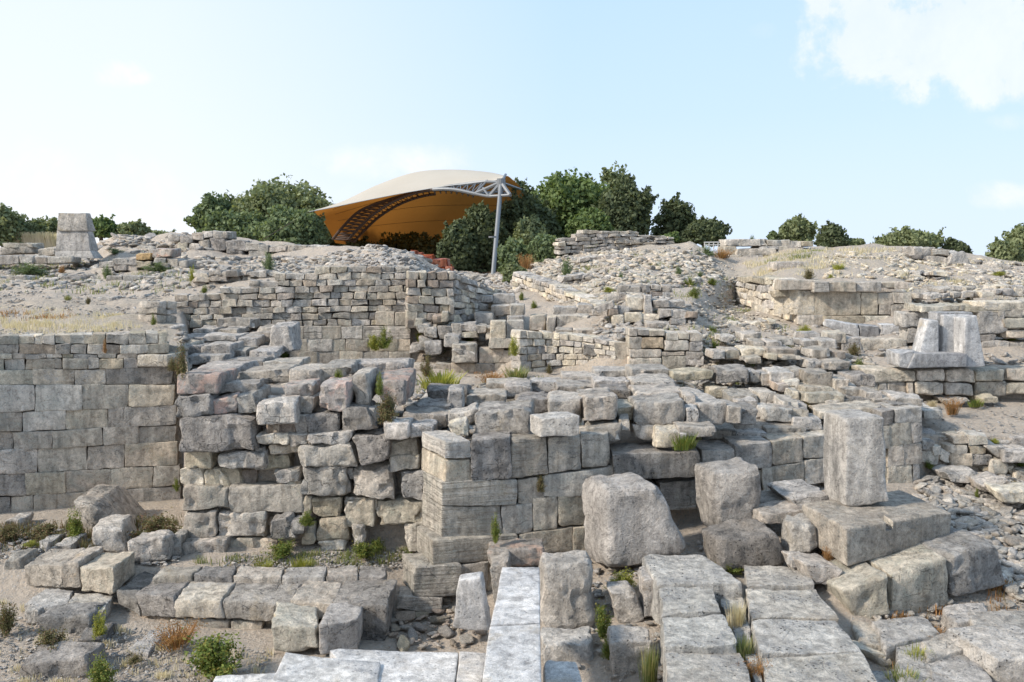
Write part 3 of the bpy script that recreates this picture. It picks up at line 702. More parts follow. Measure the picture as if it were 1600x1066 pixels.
stack('weathered_block_row', 'row of heavy weathered blocks on top of the front wall left of the spur', 'wall', 13.5,
      [([(742,646),(830,640),(830,684),(744,682)],'dark',-.3,(.05,.9)), ([(857,626),(911,622),(912,662),(858,660)],'grey',.4,(0,.9)), ([(912,624),(965,620),(968,658),(914,662)],'grey',.1,(-.05,1.1)), ([(806,628),(858,624),(860,645),(808,648)],'dark',.9,(0,.8)),
       ([(917,668),(970,664),(970,690),(918,692)],'grey',-.1,(0,.8)), ([(965,638),(990,634),(990,656),(968,654)],'tan',.5), (970,656,986,672,'grey',0), ([(700,650),(746,636),(752,654),(704,676)],'pale',.0,(0,.5)), ([(702,660),(728,655),(730,678),(706,680)],'cream',-.4,(0,.3)),
       (628,648,700,668,'grey',.4), (640,666,678,684,'pale',-.1), (600,664,638,686,'grey',-.2), (668,608,730,634,'dark',2.3), (700,612,722,640,'pale',1.2), (650,634,706,650,'dark',1.0), (730,618,790,634,'grey',2.0), (790,606,830,622,'pale',2.6),
       (760,600,830,612,'grey',3.3), (830,598,880,612,'pale',3.6), (880,588,940,600,'grey',4.0), (930,580,985,590,'pale',4.3), (870,604,930,618,'grey',2.8), (930,596,984,610,'pale',2.6), (940,610,986,622,'dark',1.7)], dep=(0, .8), r=.08, amp=.045)
loose('squared_block', 'pale squared block lying loose on the front wall, left of the spur', [(845, 655), (907, 650), (906, 682), (844, 683)], 12.75, (-.15, .42), 'pale', r=.03, amp=.018, erode=.05)
stack('low_ruin_wall', 'jumble of low grey walls and blocks between the spur and the marble seat', 'wall', 16.2,
      [(1120,576,1172,600,'dark',.2), (1050,582,1114,595,'tan',.2), (1172,582,1190,598,'pale',.4), (1190,584,1206,602,'grey',.3), (1206,582,1242,606,'grey',.2), (1226,594,1252,610,'cream',0), (1240,578,1262,594,'grey',.5), (1262,584,1304,606,'grey',0),
       (1304,592,1328,613,'grey',-.1), (1328,587,1366,604,'dark',.2), (1256,604,1302,619,'wall',-.3), (1232,610,1252,626,'cream',-.4), (1214,600,1234,612,'brown',-.2), (1286,565,1328,578,'grey',1.2), (1262,562,1286,576,'pale',1.3),
       (1132,546,1158,562,'wall',1.9), (1160,546,1198,558,'cream',1.9), (1200,546,1246,556,'grey',1.8), (1202,555,1216,564,'tan',1.5), (1168,560,1192,568,'strata',1.3), (1112,550,1132,562,'pale',1.8), (1220,555,1250,562,'wall',1.6),
       (1138,615,1184,634,'grey',-.6), (1186,614,1214,636,'grey',-.6), (1218,632,1262,642,'pale',-1.0), (1222,628,1250,640,'wall',-1.1), (1262,615,1320,634,'tan',-.7), (1320,608,1352,628,'grey',-.4), (1352,612,1380,632,'grey',-.7),
       (1110,606,1138,622,'tan',-.1), (1196,640,1240,660,'grey',-1.4), (1150,626,1186,640,'pale',-.9), (1270,546,1300,560,'grey',1.7), (1300,548,1322,562,'brown',1.8), (1256,520,1282,530,'pale',3), (1210,530,1240,540,'grey',2.6),
       (1160,520,1190,532,'grey',3), (1176,532,1196,544,'grey',2.4), (1198,534,1222,546,'pale',2.3), (1128,524,1150,534,'pale',3), (1256,532,1280,542,'pale',2.5), (1283,532,1310,545,'grey',2.3), (1350,606,1372,616,'tan',0)],
      dep=(0, .7), r=.06, amp=.04)
# low ledges breaking the slopes
for nm_lb, x0, x1, yl, yr, h_, Ya, Yb_, mats_ in (
    ('short low ledge of stones high on the mound below its top wall', 905, 1040, 402, 398, 7, 30.5, 30.5, [('grey', 2), ('pale', 2)]),
    ('low broken ledge halfway up the stony mound', 880, 1000, 432, 424, 8, 27, 27.5, [('pale', 3), ('grey', 1)]),
    ('low ledge on the right flank of the stony mound', 1030, 1125, 418, 424, 7, 29, 29, [('grey', 3), ('pale', 1)]),
    ('low course of stones in the dusty hollow right of the small cell', 1105, 1215, 497, 500, 7, 23.0, 23.0, [('cream', 2), ('pale', 2)]),
    ('ragged ledge of thin stones under the right crest', 1330, 1480, 428, 424, 6, 27.5, 27.5, [('cream', 2), ('pale', 2)]),
    ('ragged ledge of stones low on the right hand slope', 1430, 1600, 452, 446, 8, 23.2, 23.2, [('cream', 1), ('pale', 2), ('grey', 1)]),
    ('thin ledge of stones across the upper left slope', 110, 262, 456, 450, 7, 24.4, 24.4, [('grey', 3), ('pale', 1)]),
    ('ragged ledge of stones just under the long crest left of the canopy', 300, 500, 410, 410, 8, 28.6, 28.4, [('grey', 3), ('pale', 1)])):
    b = wavy(x0, x1, [(x0, yl), ((x0 + x1) / 2, (yl + yr) / 2 - 2), (x1, yr)], [(x0, yl + h_ * 2), (x1, yr + h_ * 2)], 2, 2.0, 22)
    wall('low_ledge', nm_lb, 'wall', [(x0, Ya), (x1, Yb_)], b, [(9, 24)], (x0, x1), mats_, th=.7, r=.06, amp=.05, gap=.3, jit=2.2, push=.3, erode=.25,
         prof=[(x0 + k * 18, interp([(x0, yl), (x1, yr)], x0 + k * 18) + rng.choice((-6, -4, 4, 9))) for k in range(int((x1 - x0) / 18) + 1)])

# ================================================================ FRONT: centre-left stone stack
stack('stone_stack', 'massive rough stack of big grey boulders and blocks at centre left, full of gaps', 'wall', 13.7,
      [([(276,590),(342,586),(342,614),(274,616)],'orange',0,(0,1.0)), ([(340,602),(400,598),(402,612),(340,614)],'grey',.3,(0,.9)), ([(273,620),(328,616),(328,648),(274,651)],'dark',-.05,(0,.8)),
       ([(328,624),(370,616),(368,648),(326,649)],'orange',.05,(0,.7)), ([(370,616),(402,612),(404,640),(372,648)],'grey',.1,(0,.8)), ([(278,655),(390,652),(396,706),(279,706)],'dark',-.18,(0,.9)),
       ([(286,707),(332,707),(330,733),(287,731)],'tan',0), ([(343,710),(414,709),(412,732),(342,732)],'grey',-.1,(0,.6)), ([(285,733),(318,731),(322,761),(284,762)],'cream',.1), ([(320,735),(345,731),(362,761),(322,761)],'cream',.1),
       ([(345,731),(374,738),(378,756),(362,760)],'tan',.15), ([(376,736),(402,734),(400,760),(378,760)],'brown',.25), ([(284,763),(353,761),(352,798),(283,800)],'wall',-.05), ([(356,762),(471,757),(470,803),(356,802)],'wall',-.02),
       ([(284,800),(340,799),(340,841),(283,842)],'wall',-.05), ([(340,801),(414,803),(414,840),(341,841)],'wall',-.03), ([(281,851),(352,846),(352,879),(280,880)],'grey',-.3,(0,.5)), ([(354,845),(430,843),(432,862),(356,872)],'wall',-.05),
       ([(398,630),(461,626),(461,662),(402,664)],'grey',-.2,(0,.9)), ([(442,602),(488,600),(488,621),(446,622)],'orange',.2,(0,.7)), ([(459,623),(490,623),(486,646),(462,640)],'grey',.15), ([(498,602),(545,599),(544,642),(497,641)],'orange',-.05,(0,.8)),
       ([(547,588),(577,584),(578,632),(552,633)],'grey',.15,(0,1.1)), ([(582,596),(636,592),(634,632),(600,634)],'orange',.25,(0,1.4)), ([(420,661),(460,660),(461,678),(418,679)],'brown',.05), ([(460,651),(480,650),(480,678),(461,678)],'grey',.0), ([(478,652),(530,648),(528,676),(480,678)],'dark',-.05,(0,.8)),
       ([(536,640),(572,638),(586,668),(532,676)],'dark',-.1,(0,.7)), ([(571,642),(586,642),(588,662),(574,664)],'grey',.0), ([(401,681),(450,679),(450,697),(402,696)],'cream',-.1,(0,.5)), ([(449,679),(480,678),(478,695),(450,697)],'grey',-.08,(0,.5)), ([(480,679),(549,677),(549,694),(480,695)],'grey',-.12,(0,.6)),
       ([(420,699),(468,696),(470,711),(424,711)],'cream',.0), ([(468,698),(550,695),(556,727),(470,729)],'grey',-.15,(0,.8)), ([(553,682),(608,680),(606,722),(562,727)],'dark',-.2,(0,.9)), ([(400,700),(413,700),(414,732),(400,734)],'grey',.0), ([(415,708),(455,712),(452,733),(415,734)],'tan',.1),
       ([(604,690),(651,687),(652,712),(606,714)],'tan',-.02), ([(608,716),(656,712),(656,733),(610,738)],'cream',-.05), ([(473,730),(540,730),(546,776),(473,774)],'grey',-.12,(0,.8)), ([(428,737),(468,731),(470,752),(432,754)],'grey',-.05,(0,.3)), ([(448,754),(468,753),(466,760),(448,760)],'tan',0,(0,.3)),
       ([(554,732),(608,728),(620,778),(552,778)],'grey',-.1,(0,.8)), ([(543,733),(552,731),(553,750),(545,752)],'grey',.0,(0,.3)), ([(625,740),(668,737),(674,780),(630,784)],'pale',-.1,(0,.7)), ([(472,775),(488,776),(486,806),(473,806)],'wall',-.02), ([(487,778),(531,779),(530,811),(490,811)],'tan',-.05),
       ([(538,781),(585,780),(584,823),(540,823)],'wall',-.04), ([(590,785),(662,782),(660,820),(592,822)],'tan',-.04), ([(579,781),(590,781),(590,794),(582,794)],'cream',.0,(0,.3)), ([(498,814),(540,812),(544,843),(500,846)],'tan',-.1), ([(496,846),(540,845),(538,860),(502,864)],'cream',-.15),
       ([(422,816),(452,808),(462,843),(420,848)],'dark',-.35,(0,.4)), ([(455,815),(470,813),(476,834),(457,836)],'dark',-.35,(0,.3)), ([(472,823),(490,820),(494,850),(471,852)],'tan',-.1,(0,.4)), ([(550,826),(567,825),(567,852),(552,854)],'grey',-.2,(0,.3)),
       ([(574,822),(630,822),(628,846),(578,848)],'brown',.3,(0,.3)), ([(631,822),(668,816),(668,860),(634,862)],'tan',-.1,(0,.5)), ([(400,804),(414,804),(413,840),(400,840)],'wall',0,(0,.3)), ([(414,806),(470,804),(470,820),(415,822)],'wall',.2,(0,.3)),
       ([(300,576),(372,574),(376,588),(300,590)],'pale',1.4,(0,1.2)), ([(372,584),(452,578),(455,596),(374,598)],'grey',1.0,(0,1.0)), ([(452,582),(500,580),(504,598),(452,600)],'grey',.7,(0,1.0)), ([(500,574),(548,572),(548,590),(502,596)],'grey',.9,(0,1.2)),
       ([(548,570),(638,568),(636,586),(548,586)],'pale',1.7,(0,.8)), ([(590,640),(606,636),(610,664),(592,664)],'dark',.3)],
      dep=(0, .7), r=.055, amp=.045, erode=.3, jit=1.5)
# ledge of slabs behind the stack
stack('ledge_blocks', 'ledge of broad grey blocks between the stone stack and the long back wall', 'wall', 19,
      [(278,527,318,534,'pale',.5), (318,524,370,533,'grey',.6), (275,536,300,556,'wall',-1), (280,541,315,560,'dark',-1.1), (315,539,362,560,'pale',-1.2), (364,545,386,560,'grey',-1), (388,548,430,560,'pale',-1.1),
       (338,497,398,512,'grey',2.2), ([(424,510),(458,508),(464,548),(420,550)],'pale',-.4,(-.1,1.0)), (386,520,424,534,'grey',.6), (372,528,400,542,'pale',-.2), (400,512,424,526,'grey',1.2), (302,514,338,524,'pale',1.5), (340,514,372,523,'grey',1.4),
       (292,556,350,568,'pale',-1.7), (350,562,410,572,'grey',-1.8), (410,566,470,575,'grey',-1.9)], dep=(0, .9), r=.07, amp=.04)

# ================================================================ centre front wall with its corner pier
WN = lambda x: interp([(640, 12.45), (695, 12.5), (960, 13.25), (1100, 13.6), (1290, 14.3), (1440, 14.7)], x)
LF = (-.42, .8)
stack('front_corner_wall', 'banded limestone front wall with a bright left corner, behind the big rounded boulder', 'wall', WN,
      [([(697,692),(735,688),(735,716),(697,717)],'strata',-.04,LF), ([(697,719),(736,717),(736,752),(696,753)],'wall',0,LF), ([(737,690),(796,684),(798,748),(738,750)],'dark',-.04,(0,.7)),
       ([(798,688),(853,686),(856,742),(800,747)],'strata',-.03,(0,.8)), ([(855,684),(906,682),(908,734),(857,738)],'grey',0,(0,.7)), ([(909,680),(952,678),(954,728),(910,732)],'grey',0,(0,.7)),
       ([(692,755),(808,749),(808,788),(692,791)],'strata',-.02,(-.36,.7)), ([(810,750),(846,748),(850,786),(810,788)],'grey',0), ([(849,745),(968,730),(970,774),(850,776)],'wall',0,(0,.6)),
       ([(692,793),(782,791),(784,840),(692,842)],'strata',0,(-.36,.7)), ([(785,790),(830,789),(831,830),(786,838)],'wall',0), ([(832,779),(871,777),(871,826),(833,830)],'wall',0), ([(873,776),(925,772),(925,820),(873,822)],'tan',0),
       ([(678,845),(810,838),(811,870),(678,884)],'strata',-.12,(-.3,.7)), ([(811,838),(894,826),(894,862),(812,868)],'tan',-.03), ([(895,826),(926,823),(926,872),(896,868)],'wall',-.05),
       ([(648,888),(721,884),(720,930),(648,933)],'strata',-.22,(-.25,.6)), ([(723,884),(762,880),(760,924),(724,928)],'wall',-.12), ([(760,880),(800,872),(800,920),(762,924)],'wall',-.1), ([(622,932),(690,936),(690,958),(622,952)],'strata',-.25,(0,.4)),
       ([(624,953),(680,958),(676,980),(628,975)],'dark',-.15,(0,.4)), ([(950,716),(968,712),(990,760),(955,765)],'grey',.1,(0,.6)), ([(958,712),(1092,706),(1096,746),(960,752)],'dark',-.15,(0,.8)),
       ([(1030,756),(1088,750),(1087,796),(1036,798)],'strata',0,(0,.6)), ([(960,770),(1030,762),(1034,800),(965,806)],'grey',.0,(0,.6)), ([(1098,706),(1148,702),(1148,738),(1098,742)],'grey',0,(-.05,.8)),
       ([(1150,698),(1204,692),(1205,730),(1150,732)],'grey',0,(-.05,.8)), ([(1206,690),(1253,684),(1256,722),(1207,727)],'wall',0,(0,.7)), ([(1256,684),(1288,680),(1290,714),(1258,717)],'grey',0,(0,.7)), ([(1104,742),(1190,735),(1190,775),(1106,780)],'wall',.05),
       ([(1191,732),(1206,731),(1208,766),(1193,768)],'wall',0), ([(1208,730),(1256,723),(1258,758),(1208,765)],'wall',0), ([(1258,722),(1290,716),(1290,754),(1259,757)],'tan',0), ([(1370,668),(1390,665),(1390,700),(1372,702)],'wall',0),
       ([(1391,664),(1424,660),(1425,694),(1390,697)],'wall',0), ([(1425,661),(1440,660),(1440,690),(1426,692)],'pale',0), ([(1378,644),(1397,642),(1397,664),(1380,666)],'dark',0), ([(1398,642),(1440,638),(1440,658),(1400,661)],'grey',0,(0,.8)),
       ([(1388,699),(1412,696),(1412,727),(1388,729)],'wall',0), ([(1413,696),(1440,693),(1441,724),(1414,727)],'wall',0), ([(1388,730),(1425,727),(1425,759),(1388,762)],'wall',0), ([(1426,727),(1438,725),(1438,752),(1427,756)],'grey',0),
       ([(1388,763),(1425,760),(1425,786),(1388,790)],'wall',0), ([(1290,680),(1370,668),(1372,702),(1292,714)],'wall',.05), ([(1290,716),(1386,702),(1388,760),(1292,770)],'wall',.05)],
      dep=(0, .6), r=.02, amp=.022, erode=.06, jit=1.0)
stack('wall_top_slabs', 'rough slabs and fallen pieces topping the front wall behind the tall upright block', 'wall', 15.2,
      [([(1282,644),(1380,636),(1384,650),(1282,656)],'grey',-.3,(0,1.0)), (1330,622,1366,634,'dark',.3), (1366,624,1402,640,'grey',.2), (1400,622,1442,636,'grey',0), (1398,634,1420,642,'dark',-.3), (1290,626,1330,638,'grey',.3),
       (1218,640,1262,655,'grey',-.3), (1150,662,1240,676,'grey',-.4), (1240,656,1284,672,'pale',-.5), (1100,674,1150,690,'grey',-.7), (1150,676,1200,690,'pale',-.7), (1200,668,1260,682,'grey',-.6), (1444,642,1474,654,'grey',.3), (1180,650,1222,664,'grey',-.1)],
      dep=(0, .8), r=.06, amp=.045)

# ---------------------------------------------------------------- boulders and standing blocks in front of the wall
loose('boulder', 'big smooth rounded boulder leaning before the front wall, widest of the standing stones', [(946,766),(1034,758),(1080,868),(948,897)], 12.1, (-.28, .75), 'concrete', 'boulder', r=.5, amp=.07, erode=.03, chips=2)
loose('standing_block', 'squat standing block between the rounded boulder and the tall upright block', [(1112,742),(1194,728),(1195,828),(1120,842)], 12.5, (-.12, .8), 'grey', r=.2, amp=.05, erode=.08)
loose('standing_block', 'tall upright block standing on the great slab', [(1322,656),(1380,652),(1390,786),(1322,797)], 11.9, (-.06, .75), 'concrete', r=.06, amp=.03, erode=.06, chips=2)
g4 = loose('great_slab', 'great weathered slab with a dark notch carrying the tall upright block', [(1322,826),(1488,800),(1484,842),(1322,886)], (10.95, 11.7), (-.2, 1.15), 'grey', r=.05, amp=.022, erode=.02, chips=2)
def cut_box(o, lo, hi):
    """chisel a rectangular slot out of a block"""
    v = [(x, y, z) for x in (lo[0], hi[0]) for y in (lo[1], hi[1]) for z in (lo[2], hi[2])]
    f = [(0,1,3,2),(4,6,7,5),(0,4,5,1),(2,3,7,6),(0,2,6,4),(1,5,7,3)]
    cu = link('cutter', mesh_np('cutter', v, f))
    md = o.modifiers.new('cut', 'BOOLEAN'); md.operation = 'DIFFERENCE'; md.object = cu; md.solver = 'EXACT'
    bpy.context.view_layer.update()
    ev = o.evaluated_get(bpy.context.evaluated_depsgraph_get())
    me = bpy.data.meshes.new_from_object(ev); o.modifiers.clear(); o.data = me
    bpy.data.objects.remove(cu)
na, nb = at(1391, 806, 11.1), at(1404, 834, 11.1)
cut_box(g4, (na[0], 10.6, nb[2]), (nb[0], 11.55, na[2] + .25))
loose('squared_block', 'greenish grey block leftmost of the three leaning under the great slab', [(1316,926),(1392,898),(1393,962),(1342,978)], 10.5, (-.15, 1.0), 'tan', r=.05, amp=.03)
loose('squared_block', 'pinkish tan smooth block in the middle of the three under the great slab', [(1396,900),(1480,872),(1484,955),(1394,964)], (10.6, 10.9), (-.15, 1.1), 'tan', r=.04, amp=.025, erode=.05)
loose('squared_block', 'dark rough block rightmost of the three under the great slab', [(1486,868),(1560,850),(1578,918),(1486,936)], (10.9, 11.2), (-.25, 1.0), 'dark', r=.08, amp=.05)
loose('boulder', 'dark oval boulder below the squat standing block', [(1122,846),(1216,834),(1230,886),(1130,896)], 11.6, (-.1, .7), 'dark', 'boulder', r=.4, amp=.07, erode=.05)
loose('boulder', 'small round grey boulder between the oval boulder and the great slab', [(1236,822),(1276,818),(1282,862),(1234,872)], 11.6, (0, .5), 'grey', 'boulder', r=.3, amp=.04)
loose('flat_stone', 'pale wedge shaped stone wedged below the great slab', [(1258,884),(1322,888),(1300,914),(1276,916)], 10.9, (-.15, .6), 'pale', 'stone', r=.05)
loose('flat_stone', 'small pale stone beside the round grey boulder', (1236, 872, 1262, 889), 11.2, (0, .3), 'pale', 'stone', r=.05)
loose('flat_slab', 'flat slab paving the ledge at the left foot of the tall upright block', [(1232,780),(1296,772),(1298,796),(1256,806)], 12.5, (-.1, .9), 'pale', 'slab', r=.04)
loose('flat_slab', 'low grey slab along the ledge right of the squat standing block', [(1190,806),(1262,798),(1262,816),(1190,822)], 12.2, (-.1, .6), 'grey', 'slab', r=.05)
loose('flat_slab', 'grey slab behind the oval boulder at the wall foot', [(1192,786),(1232,780),(1234,796),(1192,802)], 12.9, (0, .6), 'grey', 'slab', r=.05)

# ---------------------------------------------------------------- paved slabs front right
SL = lambda y: 9.6
def slab(label, q, z, th, mat, **kw):
    """flat slab: top face as 4 picture points (back left, back right, front right, front left) at height z"""
    def onz(px, py):
        v = (533 - py) / F; t = (z - H) / (-sp + cp * v); return np.array((t * (px - 800) / F, t * (cp + sp * v), z))
    g_ = kw.pop('gap', 0)
    q = [(q[0][0] + g_, q[0][1] + g_ * .4), (q[1][0] - g_, q[1][1] + g_ * .4), (q[2][0] - g_, q[2][1] - g_ * .9), (q[3][0] + g_, q[3][1] - g_ * .9)]
    z = z + (rng.uniform(-.025, .025) if g_ else 0)
    BL, BR, FR, FL = [onz(*p) for p in q]
    c = np.empty((2, 2, 2, 3)); c[0,1,1] = BL; c[1,1,1] = BR; c[1,0,1] = FR; c[0,0,1] = FL
    tz = kw.pop('tilt', 0)
    c[1,:,1,2] += tz
    for a in (0, 1):
        for b_ in (0, 1): c[a, b_, 0] = c[a, b_, 1] - np.array((0, 0, th))
    o = prism_block(kw.pop('name', 'paving_slab'), c, M[mat], r=kw.pop('r', .02), amp=kw.pop('amp', .03), erode=kw.pop('erode', .05), seg=kw.pop('seg', None))
    if label: tag(o, label, kw.get('cat', 'slab'))
    return o
slab('pale rounded slab at the back of the front right paving, below the rounded boulder', [(1000,866),(1100,864),(1165,912),(1024,914)], 1.02, .55, 'pave', r=.07, gap=1.5)
slab('pitted slab second from the back on the left side of the front right paving', [(1030,917),(1112,916),(1130,958),(1032,962)], .98, .6, 'pave', gap=1.6, tilt=rng.uniform(-.03,.03))
slab('large pitted slab in the middle of the left side of the front right paving', [(1034,963),(1134,960),(1156,1010),(1038,1014)], .97, .6, 'pave', gap=1.6, tilt=rng.uniform(-.03,.03))
slab('nearest left slab of the front right paving, cut by the picture edge', [(1038,1016),(1158,1012),(1190,1110),(1046,1112)], .98, .6, 'pave', gap=1.6, tilt=rng.uniform(-.03,.03))
slab('small broad slab at the back right of the front right paving', [(1160,884),(1256,886),(1275,916),(1166,918)], .95, .5, 'pave', gap=1.6, tilt=rng.uniform(-.03,.03))
slab('long slab second from the back on the right side of the front right paving', [(1166,920),(1276,918),(1312,964),(1172,966)], .94, .5, 'pave', gap=1.6, tilt=rng.uniform(-.03,.03))
slab('long bluish slab third from the back on the right side of the front right paving', [(1172,968),(1308,965),(1350,1020),(1186,1024)], .93, .5, 'pave', gap=1.6, tilt=rng.uniform(-.03,.03))
slab('nearest right slab of the front right paving with dark pits', [(1188,1026),(1350,1020),(1396,1110),(1206,1114)], .92, .5, 'pave', gap=1.6, tilt=rng.uniform(-.03,.03))
slab('small cracked piece at the back of the weedy crack in the paving', [(1114,918),(1160,918),(1166,950),(1130,952)], .84, .4, 'pave', gap=2)
slab('small cracked piece in the middle of the weedy crack in the paving', [(1134,956),(1168,956),(1176,1004),(1150,1008)], .82, .4, 'pave', gap=2)
slab('broken piece at the near end of the weedy crack in the paving', [(1160,1020),(1184,1020),(1200,1100),(1190,1100)], .84, .4, 'pave', gap=2)
# right corner ground slabs
slab('flat dusty slab below the three leaning blocks, rust coloured weed at its edge', [(1362,968),(1440,958),(1470,990),(1384,1010)], .68, .3, 'pale', r=.06)
slab('wide grey slab in the bottom right corner beside the weed tufts', [(1400,1000),(1500,985),(1530,1080),(1400,1090)], .64, .35, 'pale', r=.06)
slab('pale slab lying at the right under the dark rough block', [(1470,946),(1536,938),(1550,966),(1490,974)], .78, .35, 'pale', r=.07)
slab('big grey slab reaching out of the picture at the right, above the corner block', [(1512,955),(1620,950),(1640,998),(1530,1000)], .80, .4, 'grey', r=.06)
loose('squared_block', 'large pale block filling the bottom right corner', [(1556,1030),(1680,1020),(1680,1120),(1560,1110)], 9.0, (-.25, .8), 'pale', r=.05, amp=.03)
loose('flat_stone', 'small rectangular cream stone between the paving and the weed tufts', [(1354,1016),(1394,1026),(1396,1040),(1376,1044)], 9.6, (-.2, .35), 'cream', 'stone', r=.04)

slab('small broken slab between paving and leaning blocks, nearest of three', [(1352,1046),(1396,1046),(1404,1076),(1360,1080)], .6, .3, 'pale', r=.05)
slab('dusty broken slab right of the paving, middle of three', [(1330,968),(1372,976),(1384,1008),(1340,1002)], .62, .3, 'grey', r=.05)
slab('grey slab sunk in the ground in front of the pinkish leaning block', [(1440,1000),(1506,980),(1520,1012),(1448,1030)], .7, .3, 'grey', r=.05)
slab('cracked slab at the lower right between the weed tufts and the corner block', [(1450,1034),(1530,1018),(1552,1066),(1462,1084)], .66, .3, 'pale', r=.05)
slab('long narrow slab at the right edge under the big reaching slab', [(1548,1002),(1640,1000),(1650,1022),(1552,1026)], .74, .3, 'grey', r=.05)

# ---------------------------------------------------------------- marble pieces at the bottom edge
bm = thing('marble_beam', 'long narrow white marble beam pointing away from the viewer at bottom centre', 'marble beam', tuple(at(800, 1020, 8.5)))
o = slab(None, [(785,886),(843,886),(844,972),(766,976)], 1.42, .5, 'marble', r=.02, amp=.008, erode=0, name='segment'); o.location -= bm.location; o.parent = bm
o = slab(None, [(765,978),(844,974),(848,1150),(742,1150)], 1.42, .5, 'marble', r=.02, amp=.008, erode=0, name='segment'); o.location -= bm.location; o.parent = bm
slab('broken white marble slab at the bottom edge left of the middle, tilted', [(446,1020),(594,1030),(590,1110),(400,1110)], .86, .28, 'marble', r=.025, amp=.012, tilt=-.03, name='marble_slab')
slab('white marble slab with a small slot at the bottom edge, right of the tilted one', [(514,1014),(716,1019),(706,1110),(590,1110)], .80, .3, 'marble', r=.025, amp=.01, name='marble_slab')
slab('small white marble slab wedged against the long marble beam', [(718,1018),(762,1020),(745,1110),(706,1110)], .80, .3, 'marble', r=.025, amp=.01, name='marble_slab')
slab('thin sliver of marble at the bottom edge beside the tilted slab', [(336,1056),(440,1050),(420,1110),(300,1110)], .55, .2, 'marble', r=.025, amp=.015, name='marble_slab')
slab('rounded bluish marble piece at the bottom edge right of the long beam', [(850,1030),(900,1034),(924,1100),(850,1110)], .95, .3, 'marble', r=.06, amp=.02, name='marble_slab')
loose('round_topped_stone', 'white round topped slab leaning upright in the rubble pit beside the marble beam', [(716,906),(752,902),(766,988),(706,982)], 11.2, (.02, .22), 'marble', 'stone slab', r=.10, amp=.02, erode=0)
loose('boulder', 'tall grey boulder behind the marble beam', [(764,886),(796,876),(800,960),(772,950)], 11.7, (0, .5), 'grey', 'boulder', r=.15)
loose('boulder', 'big weathered block with a hollow face right of the marble beam', [(846,890),(925,884),(930,986),(848,994)], 10.9, (0, .7), 'concrete', 'boulder', r=.42, amp=.08, erode=.06)
loose('squared_block', 'pitted pale block below the big hollowed one', [(848,1008),(928,1004),(930,1052),(850,1060)], 10.3, (0, .5), 'pale', r=.04)
loose('flat_stone', 'smooth pale stone framed by green weeds between beam and paving', [(950,922),(990,924),(1012,970),(968,982)], 10.9, (0, .4), 'pale', 'stone', r=.09, amp=.025)
loose('squared_block', 'pitted grey block at the bottom edge beside the grass tuft', [(956,1006),(1020,1000),(1024,1066),(958,1090)], 9.8, (0, .5), 'pale', r=.04)
loose('boulder', 'pale rock pressed against the left side of the paving', [(1004,906),(1030,904),(1024,964),(1008,966)], 10.9, (0, .5), 'pale', 'boulder', r=.08)
loose('boulder', 'orange stained rock resting behind the marble beam top', [(760,862),(850,856),(850,884),(765,888)], 12.1, (0, .5), 'orange', 'boulder', r=.1)

# ---------------------------------------------------------------- block bench front left
bench = stack('block_bench', 'bench of heavy square blocks across the left foreground, pitted grey tops', 'wall', lambda x: interp([(30, 12.75), (178, 12.1), (270, 11.65), (600, 11.35)], x),
      [([(36,884),(97,882),(98,918),(42,916)],'grey',0,(0,.75)), ([(98,882),(124,880),(124,922),(99,919)],'grey',0,(0,.75)), ([(126,890),(176,889),(176,928),(128,924)],'tan',0,(0,.75)),
       ([(182,922),(212,940),(218,965),(184,945)],'dark',.05,(.1,.85)), ([(212,930),(270,934),(276,966),(222,962)],'dark',0,(0,.78)), ([(273,936),(345,940),(350,968),(278,966)],'cream',0,(0,.78)), ([(347,940),(452,944),(450,972),(352,968)],'dark',0,(0,.78)),
       ([(454,938),(520,944),(520,966),(454,966)],'grey',0,(0,.78)), ([(521,942),(606,944),(600,1012),(524,1012)],'dark',0,(0,.9)), ([(266,968),(358,969),(358,983),(268,982)],'wall',.05), ([(361,971),(410,972),(410,986),(362,985)],'wall',.05),
       ([(275,984),(350,984),(350,1006),(274,1005)],'pale',.1), ([(352,985),(410,986),(410,1006),(353,1004)],'pale',.1), ([(222,962),(266,965),(265,983),(224,982)],'brown',.1), ([(160,946),(220,956),(220,984),(166,976)],'tan',.2,(0,.5)),
       (410,972,524,1010,'wall',.2)], dep=(0, .7), r=.045, amp=.03, erode=.12)
for q, mt in (([(262,884),(316,884),(300,899),(238,899)],'grey'), ([(318,884),(372,884),(362,900),(302,899)],'dark'), ([(374,884),(446,885),(440,901),(364,900)],'grey'),
              ([(448,885),(512,885),(508,901),(442,901)],'pale'), ([(514,885),(560,885),(558,900),(510,901)],'grey'), ([(562,884),(602,885),(603,900),(560,900)],'dark')):
    o = slab(None, q, .52, .4, mt, name='stone', r=.035); o.location -= bench.location; o.parent = bench
loose('squared_block', 'yellow green stained block in front of the bench, left of a grey twin', [(424,974),(496,982),(497,1020),(428,1016)], 10.75, (-.14, .75), 'tan', r=.05, amp=.03)
loose('squared_block', 'smooth grey fronted block in front of the bench, right of the stained one', [(498,976),(560,968),(558,1018),(499,1024)], (10.7, 10.9), (-.02, .7), 'concrete', r=.04, amp=.02, erode=.05)
slab('pale flat slab lying left below the bench', [(70,920),(116,921),(98,952),(38,944)], .25, .22, 'pale')
slab('second pale flat slab below the bench, with a broken corner', [(118,925),(176,930),(160,954),(96,956)], .25, .22, 'cream')
slab('pale flat stone lying in the gravel by the big green bush', [(236,984),(262,990),(232,1020),(200,1014)], .06, .14, 'pale', r=.04, name='flat_stone')
